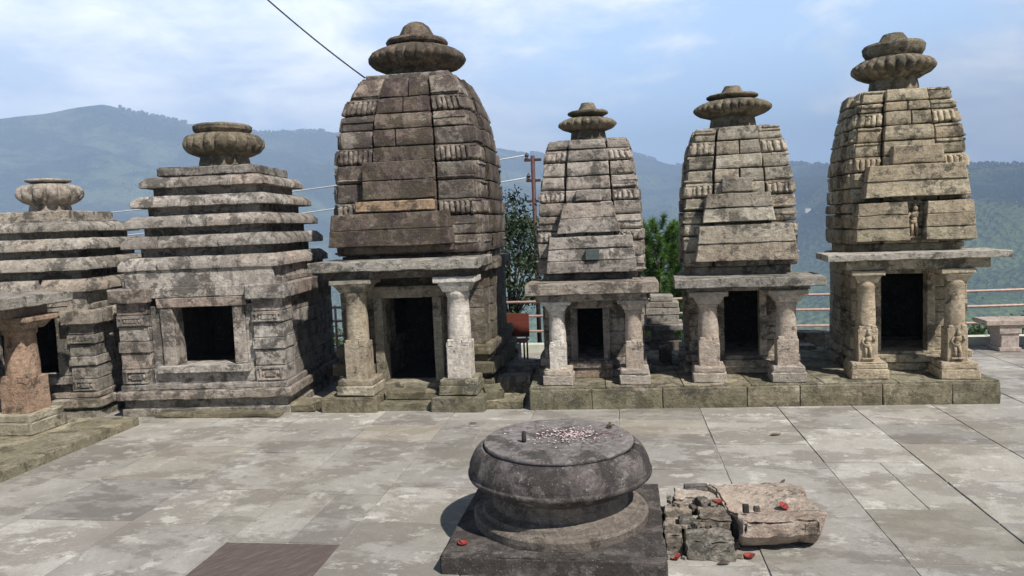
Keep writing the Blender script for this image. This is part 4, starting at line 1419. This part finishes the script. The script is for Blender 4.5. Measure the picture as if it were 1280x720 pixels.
def lamp(x, y, z, label, r=.036, rz=0, tilt=0):
    t = thing('clay_lamp', label, 'oil lamp', (x, y, z), rz, 'small clay lamps')
    t.rotation_euler = (tilt, 0, rz)
    A = Acc(0.001, 0)
    n = 24
    prof = [(.5, 0), (.8, .25), (1.0, .6), (1.02, .66), (.93, .62), (.72, .34), (.3, .2), (.01, .18)]
    v, f = [], []
    for pr_, zz in prof:
        for i in range(n):
            a = 2 * math.pi * i / n
            sp = 1 + .28 * max(0, math.cos(a)) ** 10 * pr_
            v.append((r * pr_ * sp * math.cos(a), r * pr_ * math.sin(a), zz * r * .75))
    for k in range(len(prof) - 1):
        for i in range(n):
            j = (i + 1) % n
            f.append((k * n + i, k * n + j, (k + 1) * n + j, (k + 1) * n + i))
    A.raw(v, f)
    A.build('bowl', 'clay', t)
    A = Acc(0, 0)
    A.tube([(r * .1, 0, r * .2), (r * .6, 0.0, r * .34), (r * 1.12, 0, r * .52)], r * .12, 6)
    A.build('wick', 'cotton', t)
    return t


lamp(-1.135, 4.86, .124, 'red clay lamp on the left corner of the round altar square base', rz=2.5)
lamp(.305, 4.99, .003, 'red clay lamp on the paving between the square base and the broken block', rz=-1, tilt=.12)
lamp(.80, 5.03, .003, 'red clay lamp on the paving in front of the pinkish boulder', rz=.4)
lamp(.145, 6.12, .003, 'red clay lamp on the paving behind the round altar right side', r=.034, rz=2)
lamp(1.09, 5.37, .225, 'tipped dark red clay lamp on top of the pinkish boulder', rz=1, tilt=.5)
lamp(.655, 5.50, .20, 'dark red clay lamp on the right of the broken stone heap', rz=3)

# ------------------------------------------------------------------ broken stones beside the altar
def stone_thing(name, label, x0, x1, y0, y1, z0, z1, mat='rubble', b=.02, amp=.017, chip=.07, turn=0, warp=None, group='broken stones beside the altar', s=.032, cat='stone'):
    A = Acc(amp, chip)
    cx, cy = (x0 + x1) / 2, (y0 + y1) / 2
    A.rb(x0 - cx, x1 - cx, y0 - cy, y1 - cy, 0, z1 - z0, b=b, s=s, turn=turn, warp=warp)
    o = A.build(name, mat, None, (cx, cy, z0), smooth=s > .055)
    return tag(o, label, cat, group)


stone_thing('broken_block', 'front grey rectangular block of the broken stone heap', .375, .70, 4.98, 5.20, -.01, .125)
stone_thing('broken_block', 'narrow pale stone at the front left of the broken stone heap', .25, .365, 5.02, 5.32, -.01, .15)
stone_thing('broken_block', 'chipped low stone in the middle of the heap next to the square base', .27, .47, 5.30, 5.60, -.01, .14)
stone_thing('broken_block', 'jagged stone in the middle of the heap near the boulder', .50, .72, 5.24, 5.52, -.01, .17, amp=.02)
stone_thing('broken_block', 'flat reddish topped stone at the back of the broken stone heap', .36, .72, 5.60, 5.84, .05, .19, mat='boulder', amp=.018)
stone_thing('broken_block', 'dark underlying stone at the back of the broken heap', .30, .70, 5.58, 5.80, -.01, .06)
stone_thing('stone_shard', 'thin dark shard lying on the reddish back stone of the heap', .44, .62, 5.78, 5.86, .185, .22, mat='drum', b=.01, amp=.006)
for i, (x, y, s) in enumerate([(.40, 5.24, .05), (.47, 5.23, .04), (.56, 5.56, .05), (.73, 5.2, .04), (.27, 5.66, .05), (.48, 5.56, .035), (.74, 5.45, .035)]):
    stone_thing('stone_chip', ['small grey chip behind the front block of the heap', 'smaller grey chip behind the front block of the heap',
                'grey chip before the reddish back stone', 'grey chip between front block and boulder', 'grey chip at the back left of the heap',
                'tiny chip in the middle of the heap', 'tiny chip by the boulder left edge'][i],
                x - s, x + s, y - s * .8, y + s * .8, (.12, .12, .14, 0, 0, .12, 0)[i], (.12, .12, .14, 0, 0, .12, 0)[i] + s * 1.3, amp=.01, s=.025, turn=i, cat='stone chip', group='stone chips')


G_ = Acc(.003, .01)
for i in range(120):
    x, y = rs.uniform(.24, .76), rs.uniform(4.98, 5.85)
    s_ = rs.uniform(.010, .032)
    zz = rs.choice([0.0, .11, .125, .14]) if .3 < x < .7 and y > 5.2 else 0.0
    G_.rb(x - s_, x + s_, y - s_ * .8, y + s_ * .8, zz, zz + s_ * 1.2, b=.006, s=.02, turn=rs.uniform(0, 3))
tag(G_.build('rubble_debris', 'rubble', smooth=False), 'crumbled stone bits and grit filling the broken heap beside the altar', 'rubble', kind='stuff')


def bwarp(p):
    q = p.copy()
    jn = vnoise(np.stack([p[:, 0] * 9, p[:, 1] * 9, p[:, 2] * 3], 1) + 4)
    q[:, :2] += jn[:, :2] * .045
    q[:, 2] += .05 * (p[:, 1] + .3) * (p[:, 2] > .05) - .015
    # slanted left edge, tapering right end, dipped middle, undercut front
    q[:, 0] += (-p[:, 1]) * .28 * np.clip(.5 - p[:, 0], 0, 1)
    q[:, 2] = np.where(p[:, 2] > .06, p[:, 2] - .05 * np.exp(-((p[:, 0] + .15) ** 2 + (p[:, 1] + .0) ** 2) / .05), p[:, 2])
    und = np.clip((.09 - p[:, 2]) / .09, 0, 1) * np.clip((-p[:, 1] - .15) / .2, 0, 1)
    q[:, 1] += und * .16
    q[:, 1] += .05 * p[:, 0] * (p[:, 1] < 0)
    q[:, 0] -= np.clip(np.abs(p[:, 1]) - .25, 0, 1) * .5 * (p[:, 0] > .2)
    q[:, 2] += .03 * (p[:, 2] > .06)
    return q


bo = stone_thing('boulder', 'flat pinkish broken boulder with a pale rough top beside the altar', .70, 1.33, 5.10, 5.86, 0.0, .20, mat='boulder', b=.05, amp=.015, chip=.05, warp=bwarp, s=.028, group=None, cat='boulder')
for i, (x, y, z, l) in enumerate([(.815, 5.25, .225, 'black charred lump on the left of the boulder'), (.90, 5.30, .215, 'grey burnt lump near the middle of the boulder')]):
    A = Acc(.006, .02)
    A.rb(-.022, .022, -.018, .018, 0, (.06, .035)[i], b=.012, s=.012)
    tag(A.build('charred_lump', 'char' if i == 0 else 'rubble', None, (x, y, z)), l, 'charred lump')
for i, (x, y, l, s, rr) in enumerate([(1.55, 7.95, 'brown fallen leaf lying near the platform', .07, .3), (1.33, 6.52, 'small brown leaf on the paving behind the boulder', .045, 1.1),
                                   (-1.78, 8.42, 'dark leaf on the paving in front of the tallest shrine', .06, .1), (.62, 4.92, 'dark flat leaf on paving before the heap', .05, .2)]):
    A = Acc(0, 0)
    A.raw([(-s, 0, .004), (-s * .3, -s * .35, .012), (s * .5, -s * .25, .006), (s, 0, .014), (s * .4, s * .3, .006), (-s * .4, s * .32, .014)], [(0, 1, 2, 3, 4, 5)])
    o = A.build('fallen_leaf', 'leafd', None, (x, y, .004), smooth=False)
    o.rotation_euler = (0, 0, rr)
    tag(o, l, 'leaf', 'fallen leaves')

# ------------------------------------------------------------------ blocks and small stones between and behind the shrines
G2 = 'loose stones between the shrines'
stone_thing('loose_block', 'pale cut block behind the gap between the tallest shrine and its right neighbour', -2.08, -1.62, 11.3, 11.7, 0, .42, 'cream_slab', group=G2)
stone_thing('loose_block', 'wide grey slab lying in the gap right of the tallest shrine', -1.92, -1.22, 10.6, 11.1, 0, .27, 'slab', group=G2)
stone_thing('loose_block', 'rounded grey stone standing by the platform corner in the gap', -1.75, -1.28, 9.95, 10.3, 0, .24, 'low', group=G2)
stone_thing('loose_block', 'low mossy step stone at the foot of the tallest shrine right side', -1.86, -1.28, 9.12, 9.55, 0, .10, 'plat', group=G2)
stone_thing('loose_block', 'mossy slanted stone beside the right porch base of the tallest shrine', -1.82, -1.58, 9.20, 9.62, 0, .22, 'plat', group=G2, turn=.3)
stone_thing('loose_block', 'small block between the tiered roof shrine and the tallest shrine', -4.42, -3.98, 9.0, 9.4, 0, .10, 'plat', group=G2)
stone_thing('loose_block', 'flat stone along the kerb before the tiered roof shrine', -6.05, -4.35, 8.72, 8.90, 0, .06, 'plat', group=G2, s=.09)
stone_thing('loose_block', 'pale slab lying behind the two smaller porch shrines', .75, 1.20, 12.2, 12.9, 0, .12, 'cream_slab', group=G2)
stone_thing('loose_block', 'squat stone block in the shade between the two right shrines', 2.42, 2.86, 11.6, 12.0, 0, .32, 'low', group=G2)
stone_thing('loose_block', 'long grey stone behind the gap of the two right shrines', 2.55, 3.35, 12.3, 12.6, .0, .42, 'slab', group=G2)
stone_thing('loose_block', 'small round stone on the platform edge behind the right pillar of the smallest shrine', .50, .68, 10.7, 10.9, .27, .50, 'low', group=G2, b=.06)

# small layered stone shrine behind
ms = thing('miniature_shrine', 'knee high layered pale stone shrine half hidden behind the smallest tower shrine', 'miniature shrine', (.66, 12.9, 0))
A = Acc(.006, .02)
for i, (hw, z, h) in enumerate([(.30, .27, .14)]):
    A.rb(-hw, hw, -hw, hw, 0, z, b=.03)
A.build('foot_block', 'low', ms)
A = Acc(.006, .02)
for hw, z, h in [(.36, .45, .10), (.27, .55, .16), (.28, .71, .12), (.27, .83, .10), (.19, .93, .10)]:
    A.rb(-hw, hw, -hw, hw, z + .003, z + h - .003, b=.02)
A.rb(-.2, .2, -.2, .2, .27, .45, b=.03)
A.build('stacked_stones', 'capl', ms)

# ------------------------------------------------------------------ parapet, railing, bench
kb = thing('low_parapet', 'low pale parapet kerb along the far edge of the terrace under the railing', 'parapet', (-13, 13.28, 0))
A = Acc(.003, .012)
x = 0
while x < 24.5:
    A.rb(x, x + 1.18, 0, .22, -.1, .14, b=.015, s=.15)
    x += 1.19
M['parapet'] = plain('pale_painted_cement', (0.50, 0.52, 0.44), .9, .2, 6)
A.build('coping', 'parapet', kb)
rl = thing('railing', 'pinkish three bar pipe railing along the far edge of the terrace', 'railing', (-13, 13.42, .14))
for z in (.76, .50, .22):
    A = Acc(0, 0)
    A.tube([(i * 1.0, 0, z + .008 * math.sin(i * 1.3)) for i in range(25)], .023, 10)
    A.build('rail', 'rail', rl)
for x in (.4, 2.75, 5.0, 7.6, 10.2, 12.35, 14.85, 16.9, 19.9, 21.95, 24.0):
    A = Acc(0, 0)
    A.tube([(x, 0, -.02), (x, 0, .79)], .026, 10)
    A.build('post', 'rail', rl)

bn = thing('stone_bench', 'pinkish stone bench on the far right of the terrace', 'bench', (6.55, 12.85, 0), R(-2))
A = Acc(.002, .008)
A.rb(-.85, .95, -.25, .25, .42, .50, b=.015, s=.12)
A.build('seat', 'pinkst', bn)
for xx in (-.50, .60):
    A = Acc(.002, .01)
    A.rb(xx - .12, xx + .14, -.20, .20, 0, .30, b=.02)
    A.rb(xx - .15, xx + .17, -.22, .22, .28, .42, b=.02)
    A.rb(xx - .15, xx + .17, -.22, .22, 0, .06, b=.015)
    A.build('leg', 'pinkst', bn)

rb_ = thing('red_bench', 'red slatted bench back on black legs between the tallest shrine and its right neighbour', 'bench', (-1.95, 12.55, 0))
A = Acc(0, 0)
for k in range(6):
    A.rb(-.42, .36, -.012, .012, .40 + k * .068, .40 + k * .068 + .066, b=.006, s=.3)
A.build('backrest', 'red', rb_)
A = Acc(0, 0)
for k in range(4):
    A.rb(-.42, .36, -.42 + k * .1, -.42 + k * .1 + .085, .36, .38, b=.006, s=.3)
A.build('seat', 'red', rb_)
for x in (-.36, .31):
    for y in (-.38, .03):
        A = Acc(0, 0)
        A.tube([(x, y, 0), (x, y, .82 if y > 0 else .36)], .015, 8)
        A.build('leg', 'black', rb_)


# ------------------------------------------------------------------ pole and cables
pX, pY = -1.98, 17.5
pole = thing('utility_pole', 'dark red rusty electricity pole rising behind the shrub', 'utility pole', (pX, pY, -1.4))
A = Acc(0, 0)
PT = 5.32
A.tube([(0, 0, 0), (0, 0, PT)], .055, 12, r1=.05)
A.build('mast', 'pole', pole)
for dz, w_ in ((.10, .20), (.58, .17), (1.06, .17)):
    A = Acc(0, 0)
    A.rb(-w_, w_, -.035, .035, PT - dz - .03, PT - dz + .03, b=.008, s=.4)
    a_ = A.build('crossarm', 'pole', pole)
    if dz < 1:
        for sx in (-1,):
            A = Acc(0, 0)
            A.lathe([(.02, PT - dz), (.05, PT - dz + .04), (.03, PT - dz + .07), (.055, PT - dz + .11), (.03, PT - dz + .15), (.01, PT - dz + .18)], 14, sx * (w_ - .06), 0)
            A.build('insulator', 'ins', a_)


def cable(pts0, pts1, sag, r, mat, label, n=24):
    a, b = Vector(pts0), Vector(pts1)
    A = Acc(0, 0)
    P_ = []
    for i in range(n + 1):
        t = i / n
        p = a.lerp(b, t)
        p.z -= sag * 4 * t * (1 - t)
        P_.append(tuple(p - a))
    A.tube(P_, r, 6)
    o = A.build('cable', mat, None, tuple(a))
    tag(o, label, 'cable', 'overhead cables')


zt_ = -1.4 + PT
cable((-22.0, 17.5, zt_ - .95), (pX - .15, pY, zt_ + .02), .35, .014, 'wire', 'upper thin pale cable running left from the utility pole')
cable((-22.0, 17.5, zt_ - 1.75), (pX - .12, pY, zt_ - .5), .30, .014, 'wire', 'lower thin pale cable running left from the utility pole')
cable((-5.35, 8.6, 6.4), (-3.46, 10.20, 4.44), .10, .011, 'bwire', 'black cable slanting down to the top left of the tallest tower')

# ------------------------------------------------------------------ plants beyond the railing
def leaves(A, rs, cen, rad, n, size, clumps, hang=0.0, aspect=.5, shell=.0):
    cs = []
    for _ in range(clumps):
        d = rs.normal(0, 1, 3)
        d /= np.linalg.norm(d)
        cs.append(np.array(cen) + d * np.array(rad) * rs.uniform(.25 + shell, 1.0) ** .7)
    v, f = [], []
    k = 0
    for c in cs:
        cr = rs.uniform(.10, .22) * max(rad)
        m = n // clumps
        tone = rs.rand()
        p = c + rs.normal(0, 1, (m, 3)) * cr * .6
        for q in p:
            a = rs.normal(0, 1, 3)
            a /= np.linalg.norm(a)
            b = np.cross(a, rs.normal(0, 1, 3))
            b /= np.linalg.norm(b)
            s = size * rs.uniform(.6, 1.3)
            v += [q + a * s, q + b * s * aspect, q - a * s, q - b * s * aspect]
            f.append((k, k + 1, k + 2, k + 3))
            k += 4
        A._add(np.array(v), f, tone)
        v, f, k = [], [], 0
    return cs


def shrub(x, y, z0, rad, zc, n, label, mat='leaf', size=.05, seed=1, clumps=60, group='shrubs and trees beyond the railing', stem=.05, cat='shrub', name='leafy_shrub'):
    rs = np.random.RandomState(seed)
    t = thing(name, label, cat, (x, y, z0), 0, group)
    A = Acc(0, 0)
    cs = leaves(A, rs, (0, 0, zc), rad, n, size, clumps)
    A.build('crown', mat, t, smooth=False)
    A = Acc(0.004, 0)
    A.tube([(0, 0, 0), (.04, .02, zc * .5), (0, 0, zc)], stem, 8, r1=stem * .5)
    for c in cs[::3]:
        A.tube([(0, 0, zc * .45), tuple((np.array([0, 0, zc * .5]) + c) / 2 + np.array([0, 0, .08])), tuple(c)], stem * .35, 5, r1=stem * .1)
    A.build('trunk', 'bark', t)
    return t


shrub(-2.35, 15.4, -1.0, (1.15, .9, 1.35), 2.7, 9000, 'tall dark leafy shrub beside the utility pole with airy top twigs', seed=3, clumps=120, size=.045)
shrub(-2.9, 14.6, -.9, (.9, .6, .7), 1.2, 5000, 'low dark bush behind the red bench', seed=5, clumps=60, size=.04)
shrub(-6.9, 15.2, -1.0, (1.1, .7, .5), .8, 3500, 'low green bush beyond the railing left of the tallest shrine', mat='hedge', seed=6, clumps=50, size=.045)
shrub(7.6, 15.6, -1.2, (1.3, .8, .45), .75, 4000, 'low green bush beyond the railing behind the stone bench', mat='hedge', seed=8, clumps=60, size=.045)
shrub(5.4, 15.9, -1.3, (.9, .8, .4), .7, 2500, 'small bush beyond the railing right of the ochre shrine', mat='hedge', seed=12, clumps=40, size=.045)


def pine(x, y, z0, h, rad, label, seed):
    rs = np.random.RandomState(seed)
    t = thing('young_pine', label, 'pine tree', (x, y, z0), 0, 'young pines beyond the railing')
    tr = Acc(0.003, 0)
    tr.tube([(0, 0, 0), (.03, 0, h * .5), (0, 0, h)], .06, 8, r1=.012)
    A = Acc(0, 0)
    nb = int(h * 34)
    for i in range(nb):
        zz = h * (.12 + .86 * (i + .5) / nb)
        a = i * 2.4 + rs.uniform(-.4, .4)
        L = rad * (1.05 - .72 * zz / h) * rs.uniform(.65, 1.15)
        tip = np.array([math.cos(a) * L, math.sin(a) * L, zz + L * rs.uniform(.45, .95)])
        mid = np.array([math.cos(a) * L * .55, math.sin(a) * L * .55, zz + L * .15])
        tr.tube([(0, 0, zz), tuple(mid), tuple(tip)], .014, 5, r1=.005)
        tone = rs.rand()
        for s_ in np.linspace(.35, 1.0, 7):
            c = mid + (tip - mid) * (s_ - .35) / .65 if s_ > .35 else mid
            v, f = [], []
            k = 0
            ax = tip - mid
            ax /= np.linalg.norm(ax) + 1e-9
            for _ in range(30):
                d = rs.normal(0, 1, 3)
                d /= np.linalg.norm(d)
                d = d + ax * .9
                d /= np.linalg.norm(d)
                ln = rs.uniform(.10, .19)
                b = np.cross(d, rs.normal(0, 1, 3))
                b = b / np.linalg.norm(b) * .008
                v += [c + b, c - b, c + d * ln]
                f.append((k, k + 1, k + 2))
                k += 3
            A._add(np.array(v), f, tone)
    A.build('crown', 'pine', t, smooth=False)
    tr.build('trunk', 'bark', t)


pine(.75, 15.4, -1.2, 3.35, 1.0, 'bright green young pine seen between the two middle porch shrines, taller one', 21)
pine(1.35, 15.8, -1.3, 3.35, .95, 'bright green young pine against the left side of the tan shrine', 22)
pine(.35, 16.6, -1.3, 2.7, .8, 'bright green young pine mostly behind the smallest shrine', 23)

# far village: pale specks on the opposite slope
rs = np.random.RandomState(31)
for i, (px_, fr) in enumerate([(818, .50), (824, .52), (829, .505), (836, .49), (842, .50), (92, .62), (8, .66), (600, .5), (812, .47), (1010, .6)]):
    az, _ = ridge_dir(px_, 300)
    Rr = np.interp(az, [-1.2, -0.55, -0.2, 0.0, 0.12, 0.3, 0.6, 1.2], [3300, 3300, 3900, 4500, 4300, 2500, 2300, 2600])
    r = np.array([fr * Rr])
    a_ = np.array([az])
    z = float(terr(a_, r)[0])
    h = thing('village_house', 'tiny pale house on the far hillside', 'house', (r[0] * math.sin(az), r[0] * math.cos(az), z), rs.uniform(-.4, .4), 'houses on the far hillside')
    A = Acc(0, 0)
    A.rb(-6, 6, -4, 4, -3, 7, b=.05, s=6)
    A.build('wall', 'wall', h, smooth=False)
    A = Acc(0, 0)
    A.raw([(-6.6, -4.6, 7.05), (6.6, -4.6, 7.05), (6.6, 4.6, 7.05), (-6.6, 4.6, 7.05), (-6.6, 0, 8.8), (6.6, 0, 8.8)],
          [(0, 1, 5, 4), (2, 3, 4, 5), (0, 4, 3), (1, 2, 5), (0, 3, 2, 1)])
    A.build('roof', 'roof', h, smooth=False)
